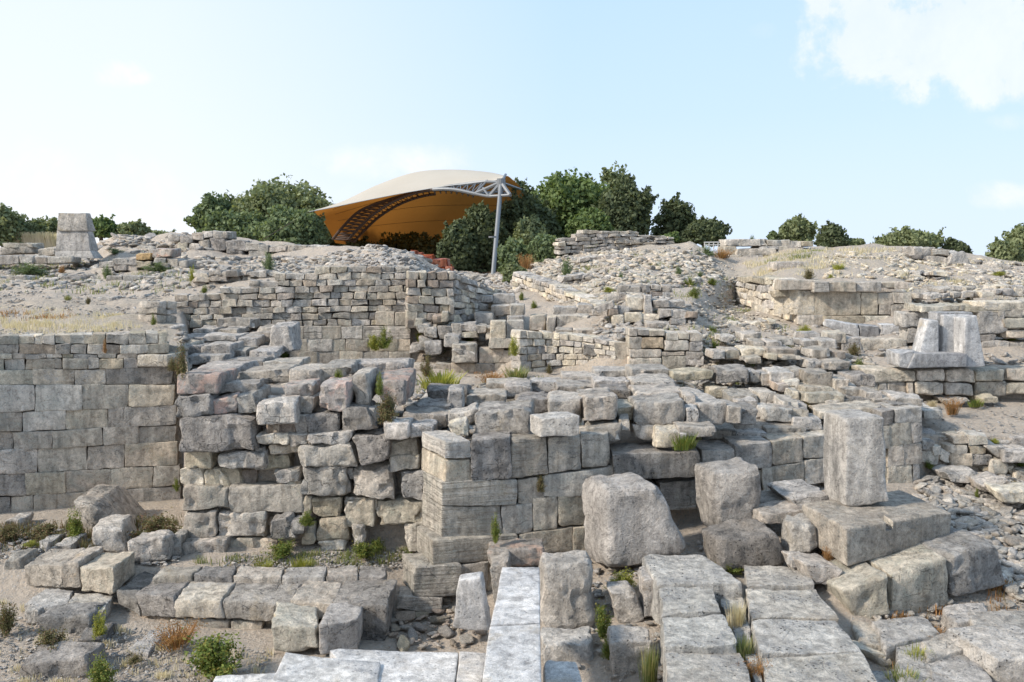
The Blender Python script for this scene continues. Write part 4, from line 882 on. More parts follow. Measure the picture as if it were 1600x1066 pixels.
for q, Y, mt, lb in (([(36,955),(64,952),(66,976),(38,978)],11.7,'grey','small grey rock above the rusty shrub at lower left'), ([(56,966),(140,962),(142,996),(60,990)],11.4,'dark','long dark rock between the rusty shrub and the yellow green bush'),
        ([(118,998),(156,994),(160,1020),(116,1022)],11.1,'dark','small rounded dark rock below the yellow green bush'), ([(30,1034),(138,1026),(140,1060),(26,1074)],10.3,'dark','big dark rock in the bottom left corner left of the green bush'),
        ([(10,814),(30,812),(30,828),(0,830)],14.6,'pale','pale stone at the far left foot of the tall wall'), ([(58,848),(78,846),(76,866),(60,866)],13.6,'pale','pale stone beside the yellow tuft under the tall wall'), ([(84,852),(112,850),(110,864),(84,866)],13.5,'pale','flat pale stone left of the slanting boulder'),
        ([(2,876),(32,872),(34,900),(0,902)],12.9,'grey','grey rock at the left end of the block bench'), ([(196,848),(254,840),(262,880),(200,884)],13.0,'grey','squat six sided boulder beside the slanting boulder'), ([(262,842),(284,838),(282,878),(268,880)],13.3,'grey','narrow grey stone squeezed between squat boulder and stack')):
    loose('rock', lb, q, Y, (0, .5), mt, 'rock', r=.10, amp=.045)
loose('boulder', 'long slanting boulder sloping down from the tall wall to the bench', [(110,782),(146,786),(204,848),(140,846)], 14.3, (-.05, 1.2), 'grey', 'boulder', r=.12, amp=.05)
loose('boulder', 'lower half of the slanting rock pile, pointed end touching the bench', [(138,830),(190,826),(200,874),(146,852)], 13.4, (-.2, .9), 'grey', 'boulder', r=.12, amp=.05)
stack('fallen_terrace_blocks', 'three rounded grey blocks side by side on the dusty left terrace', 'stone block', 23, [([(150,466),(182,464),(184,480),(150,482)],'pale'), ([(184,466),(202,462),(204,476),(184,476)],'grey'), ([(203,468),(226,458),(230,470),(205,481)],'pale')], dep=(.1,.6), r=.12, amp=.05)
for q, mt, lb in (((9,431,42,449),'grey','squared dark grey block on the left terrace left of the two rounded ones'), ((60,434,92,447),'grey','rounded grey block left of its rough neighbour on the left terrace'), ((93,431,127,451),'dark','rough rounded boulder in the middle of the left terrace'),
        ((130,437,166,456),'grey','split grey boulder left of the two low courses'), ((36,444,80,454),'pale','long flat pale stone under the terrace boulders'), ((58,388,86,401),'grey','round topped block left of the tapered pillar'),
        (([(0,388),(50,384),(54,396),(0,398)]),'strata','long bedded slab at the far left of the crest'), (([(2,379),(50,380),(52,386),(6,387)]),'tan','thin top slab at the far left of the crest')):
    Yq = 27 if (q[1] if not hasattr(q[0], '__len__') else q[0][1]) > 420 else 31
    loose('rock', lb, q, Yq, (0, .8), mt, 'rock', r=.14, amp=.06)

# ---------------------------------------------------------------- marble seat and its wall
b = [[(1350,577),(1600,576)], [(1350,597),(1600,597)], [(1350,619),(1600,618)], ]
b = [[(x, y) for x, y in q] for q in b]
wall('seat_wall', 'two courses of rounded pale blocks carrying the marble seat at the right', 'wall', [(1350, 17.3), (1600, 17.3)], b, [[1433,1477,1525,1573,1622], [1372,1386,1418,1428,1477,1523,1572,1618]], (1350, 1660),
     [('wall', 3), ('tan', 1.2), ('cream', 1)], th=.7, r=.07, amp=.03, gap=.5, jit=1.5, erode=.12)
ts = thing('marble_seat', 'broken marble seat of a slab, upright back and sloping sides standing on the right wall', 'marble seat', tuple(at(1470, 575, 17.2)))
front_block([(1430,552),(1512,553),(1511,573),(1418,576)], 17.0, (0, .75), M['marbledark'], name='seat_slab', parent=ts, r=.03, amp=.015)
front_block([(1404,551),(1431,549),(1418,576),(1406,573)], 17.05, (0, .6), M['seat'], name='broken_end', parent=ts, r=.03, amp=.03)
front_block([(1451,500),(1466,501),(1467,556),(1436,556)], 17.3, (.03, .45), M['seat'], name='side_panel', parent=ts, r=.02, amp=.01)
front_block([(1463,488),(1520,488),(1530,562),(1461,562)], 17.52, (-.03, .3), M['marbledark'], name='seat_back', parent=ts, r=.03, amp=.01)
front_block([(1474,492),(1511,492),(1512,556),(1472,556)], 17.4, (0, .2), M['seat'], name='inner_panel', parent=ts, r=.04, amp=.01)
front_block([(1508,497),(1527,493),(1540,573),(1508,574)], 17.1, (-.15, .6), M['seat'], name='side_panel', parent=ts, r=.03, amp=.012)

# low curved wall at right
stack('low_curved_wall', 'low curving wall of rounded pale stones below the dirt path at the right edge', 'wall', 15.0,
      [(1440,690,1459,706,'pale'), (1442,708,1467,724,'wall'), (1459,698,1471,711,'cream'), ([(1472,702),(1486,708),(1486,726),(1471,718)],'wall'), (1481,695,1513,709,'wall'), (1487,709,1520,728,'wall'), (1490,684,1513,694,'wall'),
       (1515,680,1545,697,'wall'), (1515,698,1541,710,'tan'), (1520,712,1552,728,'pale'), ([(1541,700),(1560,697),(1580,704),(1562,716)],'grey',-.1), (1552,720,1577,742,'wall',-.1), (1577,728,1586,740,'cream'), (1570,704,1620,724,'pale',-.2),
       (1586,735,1620,752,'cream',-.1), (1545,688,1580,698,'grey',.3), (1580,686,1640,700,'pale',.3), (1440,676,1466,688,'pale',.3), (1466,682,1490,694,'grey',.2), (1536,730,1552,738,'tan'), (1578,700,1600,706,'grey'), (1616,706,1680,740,'wall')], dep=(0, .5), r=.07, amp=.035)
for q, Y, mt, lb in (([(1535,758),(1572,750),(1592,762),(1545,774)],13.9,'pale','large pale flat rock near the right edge above its cream neighbour'), ([(1566,770),(1640,764),(1640,792),(1568,786)],13.4,'cream','large cream rock at the right edge in the rubble'),
        ([(1478,742),(1530,738),(1545,750),(1484,756)],14.4,'grey','low grey ledge under the curved wall'), ([(1476,626),(1514,624),(1520,630),(1482,634)],17.0,'pale','lone rounded stone on the path below the marble seat'), ([(1535,622),(1560,620),(1562,630),(1538,632)],17,'tan','small tan stone on the path at the wall foot')):
    loose('rock', lb, q, Y, (0, .6), mt, 'rock', r=.10, amp=.045)
b = []
# tapered pillar on the left crest
tp = thing('tapered_pillar', 'tapered grey stone pillar standing alone on the left crest', 'pillar', tuple(at(115, 402, 30.5)))
def frustum(q_top, q_bot, Y, d, mat, name):
    c = np.empty((2,2,2,3))
    (x0,y0),(x1,y1) = q_top; (u0,v0),(u1,v1) = q_bot
    c[0,0,1] = at(x0,y0,Y); c[1,0,1] = at(x1,y1,Y); c[0,0,0] = at(u0,v0,Y - .12); c[1,0,0] = at(u1,v1,Y - .12)
    for a in (0,1): c[a,1,1] = c[a,0,1] + (0,d,0); c[a,1,0] = c[a,0,0] + (0,d + .24,0)
    return prism_block(name, c, M[mat], tp, r=.03, amp=.012)
frustum(((91,333),(134,333)), ((89,361),(137,361)), 30.4, .35, 'concrete', 'upper_block')
frustum(((89,360),(137,360)), ((87,392),(141,392)), 30.35, .4, 'concrete', 'shaft')
frustum(((87,391),(141,391)), ((85,404),(147,404)), 30.25, .5, 'concrete', 'foot')

# ================================================================ canopy
cn_m, t = new_mat('canopy_fabric_two_sided')
ge = t.n('ShaderNodeNewGeometry'); tcn = t.n('ShaderNodeTexCoord')
uvn = t.n('ShaderNodeSeparateXYZ', i={0: tcn.outputs['Object']})
nn = t.noise(tcn.outputs['Object'], .5, 5, .6)
top = t.mix(nn, (.46,.41,.33), (.58,.53,.45))
und = t.mix(nn, (.18,.07,.02), (.30,.135,.04))
tl = t.n('ShaderNodeBsdfTranslucent', i={'Color': (.72,.31,.06,1)})
df = t.n('ShaderNodeBsdfPrincipled', i={'Base Color': t.mix(ge.outputs['Backfacing'], top, und), 'Roughness': .6, 'Specular IOR Level': .2})
mx = t.n('ShaderNodeMixShader', i={0: .17, 1: df.outputs[0], 2: tl.outputs[0]})
t.n('ShaderNodeOutputMaterial', i={0: mx.outputs[0]})

def cr(p, u):
    """catmull-rom through the points p at u in 0..1"""
    n = len(p) - 1; x = min(max(u * n, 0), n - 1e-9); i = int(x); f = x - i
    g = lambda k: p[min(max(k, 0), n)]
    a, b, c, d = g(i-1), g(i), g(i+1), g(i+2)
    return .5 * ((2*b) + (c-a)*f + (2*a-5*b+4*c-d)*f*f + (3*b-a-3*c+d)*f**3)
def tube_arrays(p0, p1, r, k=7):
    p0, p1 = np.array(p0, float), np.array(p1, float); d = p1 - p0; d /= max(np.linalg.norm(d), 1e-9)
    a = np.cross(d, (0, 0, 1) if abs(d[2]) < .9 else (1, 0, 0)); a /= np.linalg.norm(a); b_ = np.cross(d, a)
    v = []; f = []
    for e, pt in ((0, p0), (1, p1)):
        for j in range(k):
            th = 2 * math.pi * j / k; v.append(pt + r * (math.cos(th) * a + math.sin(th) * b_))
    for j in range(k): f.append((j, (j + 1) % k, k + (j + 1) % k, k + j))
    f.append(tuple(range(k - 1, -1, -1))); f.append(tuple(range(k, 2 * k)))
    return v, f
def tubes(name, segs, mat, parent=None, k=7):
    V, Fc = [], []
    for s in segs:
        v, f = tube_arrays(s[0], s[1], s[2], k); o_ = len(V); V += v; Fc += [tuple(i + o_ for i in q) for q in f]
    V = np.array(V); c = V.mean(0)
    return link(name, mesh_np(name, V - c, Fc, mat, smooth=False), c, parent)

can = thing('tensile_canopy', 'large tensile canopy, white above and orange beneath, on a steel arch truss behind the ruins', 'canopy', tuple(at(640, 425, 40)))
rowsC = [ # front edge, upper front, ridge, back shoulder, back wall, back foot
 [(483,331,38),(520,324,38.5),(570,313.5,39),(640,300,39.5),(705,290,39.8),(766,283,39.6),(786,279,39.2)],
 [(484,330.5,38.4),(528,318,40),(580,300,41),(650,283,41.5),(715,276,41.5),(770,276,40.8),(792,275,40.0)],
 [(488,331,39.5),(535,315,42),(592,288,44),(650,269,44.5),(710,265,44.5),(768,270,43.5),(800,280,42)],
 [(496,336,41),(540,318,44.5),(598,296,47.5),(655,280,48.5),(715,277,48.5),(775,284,47),(815,296,44.5)],
 [(508,350,41.5),(548,345,45),(600,335,49),(660,328,50.5),(720,326,50.5),(785,326,49),(822,322,45.5)],
 [(524,380,42),(560,384,45.5),(606,386,49.5),(665,384,51),(725,382,51),(790,378,49.5),(826,362,46)]]
G3 = [[at(*p) for p in r_] for r_ in rowsC]
NU, NV = 60, 40
SV = []
for a in range(NV + 1):
    row = [cr([G3[k][j] for k in range(6)], a / NV) for j in range(7)]
    for b_ in range(NU + 1): SV.append(cr(row, b_ / NU))
i = np.arange(NV)[:, None] * (NU + 1) + np.arange(NU)[None, :]
Fq = np.stack([i, i + 1, i + NU + 2, i + NU + 1], -1).reshape(-1, 4)
SV = np.array(SV); cc = SV.mean(0)
link('fabric_cover', mesh_np('fabric_cover', SV - cc, Fq, cn_m, smooth=True), cc, can)
surf = lambda u, v_: cr([cr([G3[k][j] for k in range(6)], v_) for j in range(7)], u)
# seams / edge cables
segs = []
for u in np.linspace(0, 1, 31)[:-1]:
    segs.append((surf(u, 0), surf(u + 1/30, 0), .018))
tubes('edge_cable', segs, M['white_paint'], can, 5)
segs = []
for v_ in (.62, .70, .78, .86):
    for k in range(24): 
        a, b_ = surf(.1 + .8 * k / 24, v_), surf(.1 + .8 * (k + 1) / 24, v_)
        segs.append((a - (0, .03, 0), b_ - (0, .03, 0), .009))
tubes('fabric_seam', segs, M['rust'], can, 4)
# arched truss: two lower chords + upper chord with lattice
low = [at(*p) for p in ((545,374,41),(565,352,40.6),(590,330,40.2),(625,310,40),(665,298,39.8),(705,296,39.4),(742,303,39.0))]
upp = [at(*p) for p in ((520,374,41.5),(540,350,41),(565,328,40.6),(610,311,40.3),(665,297,40.1),(712,290,39.9),(762,283.5,39.4))]
lo2 = [p + np.array((0, 1.3, -.1)) for p in low]
NT_ = 28
lp = [cr(low, k / NT_) for k in range(NT_ + 1)]; up_ = [cr(upp, k / NT_) for k in range(NT_ + 1)]; l2 = [cr(lo2, k / NT_) for k in range(NT_ + 1)]
cut = 20
for q in (lp, l2, up_): tubes('truss_chord', [(q[k], q[k+1], .065) for k in range(cut)], M['rust'], can)
for q in (lp, up_): tubes('truss_chord', [(q[k], q[k+1], .08) for k in range(cut, NT_)], M['steel'], can)
seg = []; seg2 = []
for k in range(NT_):
    tgt = seg if k < cut else seg2
    tgt += [(lp[k], up_[k], .026), (up_[k], lp[k+1], .026), (lp[k], l2[k], .022), (l2[k], up_[k], .022)]
tubes('truss_lattice', seg, M['rust'], can, 5)
tubes('truss_lattice', seg2[:], M['steel'], can, 5)
hd = at(783, 285, 37.5)
pf = at(769, 433, 34.5)
pole = tubes('steel_pole', [(pf - (0, 0, .3), hd, .092)], M['steel'], can, 14)
ends_ = [at(742,303,38.4), at(764,307,37.4), at(797,305,36.8), at(797,306,38.6), at(782,300,39.5)]
hs = [(hd, e, .08) for e in ends_] + [(ends_[0], ends_[1], .06), (ends_[1], ends_[2], .06), (ends_[2], ends_[3], .06), (ends_[0], ends_[4], .06), (ends_[3], ends_[4], .06),
      (hd, at(760,284,38.6), .07), (hd, at(790,273,38.6), .06), (at(760,284,38.6), ends_[0], .05), (at(755,294,38.2), at(764,307,37.4), .05), (hd, at(822,299,44), .05)]
tubes('pole_head_strut', hs, M['steel'], can, 6)
tubes('pole_collar', [(hd + (0, 0, -.35), hd + (0, 0, .15), .18)], M['steel'], can, 12)
tubes('pole_collar', [(pf + (.01, .1, 1.5), pf + (.01, .1, 1.56), .15)], M['steel'], can, 12)
tubes('guy_cable', [(surf(0, 0), at(395, 384, 36), .014)], M['rust'], can, 4)
# red mud brick bank under the canopy
rb = []
for k in range(14):
    x = 640 + k * 4.6; y = 394 + k * 2.0
    rb.append((x, y - rng.uniform(1, 4), x + rng.uniform(6, 12), y + rng.uniform(3, 7), 'red', rng.uniform(-.5, .8)))
rb += [(650,398,676,408,'red'), (670,404,700,418,'red')]
stack('mud_brick_bank', 'collapsed bank of red mud brick in the shade under the orange canopy', 'wall', 33, rb, dep=(0, 1.2), r=.1, amp=.06)
# little fence on the crest between trees and ashlar ruin
fn = thing('railing', 'small white visitor railing on the crest between the small trees and the ashlar ruin', 'railing', tuple(at(1115, 388, 38)))
for x in (1101, 1108, 1115, 1122, 1129):
    tubes('post', [(at(x, 390, 38), at(x, 378.5, 38), .025)], M['white_paint'], fn, 6)
tubes('rail', [(at(1100, 379, 38), at(1130, 378.6, 38), .03)], M['white_paint'], fn, 6)
tubes('rail', [(at(1100, 383, 38), at(1130, 382.6, 38), .025)], M['white_paint'], fn, 6)

# ================================================================ trees
def leaf_cloud(pts, nrm, size, nrg, elong=1.6, up=.3):
    """one folded leaf quad per point"""
    n = len(pts)
    a = nrg.normal(size=(n, 3)); a[:, 2] += up; a /= np.linalg.norm(a, axis=1, keepdims=True)
    b_ = np.cross(a, nrg.normal(size=(n, 3)) + nrm * 1.5); b_ /= np.maximum(np.linalg.norm(b_, axis=1, keepdims=True), 1e-6)
    s = size * nrg.uniform(.6, 1.3, (n, 1))
    A = a * s * elong * .5; B = b_ * s * .5
    V = np.stack([pts - A, pts + B, pts + A, pts - B], 1).reshape(-1, 3)
    Fq = np.arange(4 * n).reshape(n, 4)
    return V, Fq
def tree(name, label, cat, px0, px1, py_top, py_base, Y, mat, clumps=22, leaves=7000, lsize=.16, trunk=True, group=None, dens=1.0, shape=1.0, crown_low=.0, seed=0, stem=.07):
    nrg = np.random.default_rng(seed + 11); r_ = random.Random(seed + 5)
    xc = (px0 + px1) / 2
    base = at(xc, py_base, Y); topz = at(xc, py_top, Y)[2]
    g = gz(base[0], Y); zb = min(base[2], g) if trunk else base[2]
    Wd = (px1 - px0) / F * Y * 1.1; Ht = topz - base[2]
    root = thing(name, label, cat, (base[0], Y, zb), group)
    # clumps within an ellipsoid crown
    cl = []
    z0 = base[2] + Ht * (crown_low - .12); hh = topz - z0; lsize *= .88; leaves = int(leaves * 1.1)
    clumps = int(clumps * 1.7)
    def spot(lo, hi):
        v = nrg.normal(size=3); v /= np.linalg.norm(v); v[2] = max(v[2], -.85)
        if v[2] < 0:
            q_ = max(math.hypot(v[0], v[1]), .15); k_ = math.sqrt(1 - .35 * v[2] ** 2) / q_; k_ = min(k_, 1.6); v[0] *= k_; v[1] *= k_
        rr = nrg.uniform(lo, hi)
        return v * rr
    for k in range(clumps):
        v = spot(.45, .98)
        c = np.array((base[0] + v[0] * Wd * .40, Y + v[1] * Wd * .34, z0 + hh * (.47 + v[2] * .40 * shape)))
        cl.append((c, Wd * nrg.uniform(.09, .16)))
    P_, Nn = [], []
    m = int(leaves * .35)
    q = np.array([spot(.2, 1.0) for _ in range(m)])
    bump_ = 1 + .10 * np.sin(q[:, :1] * 9 + seed) * np.sin(q[:, 2:3] * 7 + 1.3 * seed)
    P_.append(np.array((base[0], Y, z0 + hh * .47)) + q * bump_ * np.array((Wd * .43, Wd * .38, hh * .44 * shape))); Nn.append(q)
    per = int(leaves * .8 / clumps)
    for c, rad in cl:
        u = nrg.normal(size=(per, 3)); u /= np.linalg.norm(u, axis=1, keepdims=True)
        rr = nrg.uniform(.15, 1.0, (per, 1)) ** .5 * (1 + .25 * np.sin(u[:, :1] * 6 + c[0] * 9) )
        q = u * rr * rad * np.array((1.1, 1.1, min(1.0, hh / Wd * 1.1 + .1)))
        P_.append(c + q); Nn.append(u)
    # twiggy sprigs breaking the outline
    for k in range(int(clumps * .8)):
        c, rad = cl[k % clumps]; d = c - np.array((base[0], Y, z0 + hh * .3)); d /= max(np.linalg.norm(d), 1e-6); d = d + nrg.normal(size=3) * .3
        m = int(per * .12); tt = nrg.uniform(.5, 1.1, (m, 1)); P_.append(c + d * tt * rad + nrg.normal(size=(m, 3)) * rad * .12); Nn.append(np.repeat(d[None], m, 0))
    P_ = np.concatenate(P_); Nn = np.concatenate(Nn)
    P_[:, 2] = np.maximum(P_[:, 2], base[2] + .05)
    ok = (P_[:, 2] < topz + .04 * Ht) & (np.abs(P_[:, 0] - base[0]) < Wd * .62)
    P_, Nn = P_[ok], Nn[ok]
    V, Fq = leaf_cloud(P_, Nn, lsize, nrg)
    o0 = np.array((base[0], Y, zb))
    link('crown', mesh_np('crown', V - o0, Fq, L[mat]), o0, root)
    # trunk and limbs
    segs = []
    fork = np.array((base[0], Y, z0 + hh * .18))
    segs.append((o0 - (0, 0, .3), fork, stem * 1.2))
    for c, rad in cl[:7]:
        mid = (fork + c) / 2 + nrg.normal(size=3) * .1
        segs += [(fork, mid, stem * .55), (mid, c, stem * .3)]
    tubes('trunk', segs, M['bark'], root, 6)
    return root
TR = [
 ('broadleaf_tree', 'big rounded grey green tree on the crest left of the canopy', 'tree', 350, 535, 276, 386, 47, 'oak', dict(clumps=40, leaves=26000, lsize=.17)),
 ('broadleaf_tree', 'smaller rounded tree at the left side of the big rounded one', 'tree', 304, 372, 293, 372, 46, 'olive', dict(clumps=18, leaves=9000, lsize=.16)),
 ('leafy_bush', 'pale green bush in front of the big rounded tree, beside the canopy tip', 'bush', 408, 516, 318, 390, 38.5, 'olive', dict(clumps=26, leaves=13000, lsize=.13)),
 ('leafy_bush', 'dark bush behind the left lower edge of the canopy', 'bush', 470, 530, 338, 392, 44, 'dark', dict(clumps=14, leaves=5000, lsize=.16)),
 ('leafy_bush', 'green bush at the far left edge of the skyline', 'bush', -40, 50, 322, 385, 40, 'oak', dict(clumps=16, leaves=7000, lsize=.14)),
 ('leafy_bush', 'low green bush just left of the tapered pillar', 'bush', 40, 100, 334, 384, 41, 'oak', dict(clumps=14, leaves=5000, lsize=.13)),
 ('leafy_bush', 'bright green bush just right of the tapered pillar', 'bush', 128, 188, 337, 372, 40, 'bright', dict(clumps=14, leaves=5000, lsize=.12)),
 ('leafy_bush', 'low bush right of the bright one, tapering off toward the rubble', 'bush', 178, 236, 344, 374, 40, 'oak', dict(clumps=12, leaves=4500, lsize=.12)),
 ('leafy_bush', 'far low hedge of green behind the left rubble heap', 'bush', 220, 275, 358, 378, 50, 'oak', dict(clumps=9, leaves=2500, lsize=.14)),
 ('evergreen_tree', 'dark evergreen rising behind the steel pole head', 'tree', 778, 850, 266, 400, 54, 'dark', dict(clumps=22, leaves=9000, lsize=.2)),
 ('evergreen_tree', 'tall light green tree right of the steel pole', 'tree', 815, 955, 260, 402, 45, 'bright', dict(clumps=40, leaves=26000, lsize=.16, shape=1.1)),
 ('evergreen_tree', 'dark round evergreen right of the tall light green tree', 'tree', 918, 1022, 276, 388, 43, 'dark', dict(clumps=34, leaves=22000, lsize=.15)),
 ('evergreen_tree', 'slender tree top poking up between the light green and the dark round tree', 'tree', 938, 990, 246, 330, 47, 'oak', dict(clumps=10, leaves=3500, lsize=.16)),
 ('evergreen_tree', 'lighter green shrub tree in front of the dark round evergreen', 'tree', 886, 958, 318, 392, 40, 'bright', dict(clumps=20, leaves=9000, lsize=.13)),
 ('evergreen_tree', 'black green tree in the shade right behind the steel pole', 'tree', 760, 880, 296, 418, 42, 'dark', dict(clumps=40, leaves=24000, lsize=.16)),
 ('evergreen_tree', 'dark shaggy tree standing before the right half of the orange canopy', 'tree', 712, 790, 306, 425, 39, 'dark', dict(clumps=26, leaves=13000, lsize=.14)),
 ('evergreen_tree', 'lower shaggy dark shrub left of the dark shaggy tree under the canopy', 'tree', 684, 744, 338, 428, 38, 'dark', dict(clumps=22, leaves=9000, lsize=.13)),
 ('evergreen_tree', 'mid green tree filling the gap behind the light green and the dark round tree', 'tree', 862, 985, 278, 398, 48, 'oak', dict(clumps=34, leaves=16000, lsize=.16)),
 ('broadleaf_tree', 'broad low bush mass along the foot of the big rounded tree', 'bush', 318, 430, 320, 392, 44, 'olive', dict(clumps=24, leaves=11000, lsize=.14)),
 ('leafy_bush', 'dark shrub in front of the mound top wall, next to the pole bushes', 'bush', 800, 860, 330, 412, 38, 'oak', dict(clumps=20, leaves=9000, lsize=.13)),
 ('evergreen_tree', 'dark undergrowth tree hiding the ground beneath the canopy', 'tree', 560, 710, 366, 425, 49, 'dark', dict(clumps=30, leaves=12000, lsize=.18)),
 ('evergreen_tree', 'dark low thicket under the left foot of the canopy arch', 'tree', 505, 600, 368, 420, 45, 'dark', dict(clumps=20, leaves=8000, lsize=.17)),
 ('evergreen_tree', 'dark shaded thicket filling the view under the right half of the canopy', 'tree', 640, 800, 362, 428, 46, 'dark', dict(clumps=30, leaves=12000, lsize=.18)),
 ('leafy_bush', 'grey green bush at the right foot of the steel pole', 'bush', 778, 830, 362, 440, 34, 'olive', dict(clumps=16, leaves=7500, lsize=.11)),
 ('leafy_bush', 'grey green bush at the left end of the mound top wall', 'bush', 824, 884, 362, 410, 33.5, 'olive', dict(clumps=16, leaves=7500, lsize=.11)),
 ('leafy_bush', 'small dark bush at the left foot of the mound, right of the pole', 'bush', 784, 822, 408, 450, 31, 'oak', dict(clumps=10, leaves=3500, lsize=.10)),
 ('broadleaf_tree', 'loose airy tree in the middle of the skyline, left of its rounder neighbour', 'tree', 1020, 1092, 303, 384, 44, 'dark', dict(clumps=22, leaves=7500, lsize=.13)),
 ('broadleaf_tree', 'low umbrella shaped tree left of the ashlar ruin', 'tree', 1062, 1136, 338, 386, 43, 'dark', dict(clumps=18, leaves=8000, lsize=.13, crown_low=.1)),
 ('leafy_bush', 'round green tree above the ashlar ruin', 'tree', 1214, 1274, 336, 382, 46, 'oak', dict(clumps=16, leaves=6500, lsize=.14)),
 ('leafy_bush', 'tiny pale green sapling left of the round green tree', 'bush', 1198, 1218, 360, 380, 46, 'olive', dict(clumps=6, leaves=900, lsize=.12)),
 ('leafy_bush', 'dark upright bush right of the round green tree', 'bush', 1273, 1325, 344, 392, 42, 'dark', dict(clumps=14, leaves=6500, lsize=.13)),
 ('leafy_bush', 'low bush trailing from the dark upright one', 'bush', 1316, 1352, 370, 390, 42, 'oak', dict(clumps=9, leaves=2500, lsize=.12)),
 ('leafy_bush', 'wide low row of green bush on the right crest', 'bush', 1366, 1470, 356, 394, 44, 'oak', dict(clumps=24, leaves=9500, lsize=.14)),
 ('leafy_bush', 'small dark bush behind the pointed boulder', 'bush', 1468, 1512, 372, 400, 44, 'dark', dict(clumps=9, leaves=3000, lsize=.13)),
 ('broadleaf_tree', 'tree cut by the right edge of the picture', 'tree', 1572, 1690, 334, 410, 42, 'oak', dict(clumps=24, leaves=11000, lsize=.14)),
 ('leafy_bush', 'low bush left of the tree at the right picture edge', 'bush', 1538, 1600, 372, 412, 40, 'oak', dict(clumps=12, leaves=4500, lsize=.12)),
 ('leafy_bush', 'small bush peeping over the right end of the mound top wall', 'bush', 1030, 1062, 364, 378, 34.5, 'bright', dict(clumps=8, leaves=2200, lsize=.10)),
]
for k, (nm, lb, ct, a, b_, tp_, bs_, Yt, mt, kw) in enumerate(TR):
    tree(nm, lb, ct, a, b_, tp_, bs_, Yt, mt, seed=k * 17, **kw)

# ================================================================ small plants
def plant_mesh(kind, seed):
    nrg = np.random.default_rng(seed)
    Vs, Fs = [], []
    def add(V, Fq): Fs.append(Fq + sum(len(v) for v in Vs)); Vs.append(V)
    if kind in ('bush', 'creeper'):
        ns = 34; tips = []
        for k in range(ns):
            th = nrg.uniform(0, 2 * math.pi); el = nrg.uniform(.15, 1.5)
            d = np.array((math.cos(th) * math.cos(el), math.sin(th) * math.cos(el), math.sin(el)))
            ln = nrg.uniform(.55, 1.0)
            tips.append(d * ln * np.array((.5, .5, 1.0)))
        pts, nr = [], []
        for tpt in tips:
            m = 95; s = nrg.uniform(.25, 1.05, (m, 1))
            p = tpt * s + nrg.normal(size=(m, 3)) * np.array((.045, .045, .05)); pts.append(p); nr.append(np.repeat(tpt[None], m, 0))
        pts = np.concatenate(pts); pts[:, 2] = np.abs(pts[:, 2])
        add(*leaf_cloud(pts, np.concatenate(nr), .031, nrg, 1.9, .5))
    else:
        n = 260 if kind == 'tuft' else 200
        th = nrg.uniform(0, 2 * math.pi, n); r0 = nrg.uniform(0, .38, n) ** 1.0
        b0 = np.stack([np.cos(th) * r0, np.sin(th) * r0, np.zeros(n)], 1)
        lean = nrg.uniform(.05, .6, n) if kind == 'tuft' else nrg.uniform(.1, 1.1, n)
        ln = nrg.uniform(.4, 1.0, n)
        tip = b0 + np.stack([np.cos(th) * lean * ln * .6, np.sin(th) * lean * ln * .6, ln], 1) + nrg.normal(size=(n, 3)) * .03
        mid = (b0 + tip) / 2 + np.array((0, 0, .08))
        sd_ = np.stack([-np.sin(th + .5), np.cos(th + .5), np.zeros(n)], 1) * .012
        V = np.stack([b0 - sd_, b0 + sd_, mid + sd_, mid - sd_, mid - sd_, mid + sd_, tip + sd_ * .2, tip - sd_ * .2], 1).reshape(-1, 3)
        add(V, np.arange(len(V)).reshape(-1, 4))
        if kind == 'dry':
            pts = tip + nrg.normal(size=(n, 3)) * .03
            add(*leaf_cloud(np.repeat(pts, 4, 0) + nrg.normal(size=(n * 4, 3)) * .05, np.zeros((n * 4, 3)), .04, nrg, 1.5))
    return np.concatenate(Vs), np.concatenate(Fs)
PM = {}
def pmesh(kind, mat, var):
    key = (kind, mat, var)
    if key not in PM:
        V, Fq = plant_mesh(kind, hash_s(kind) + var * 13); PM[key] = mesh_np('plant_' + kind, V, Fq, L[mat])
    return PM[key]
def hash_s(s): return sum(ord(c) * (i + 3) for i, c in enumerate(s))
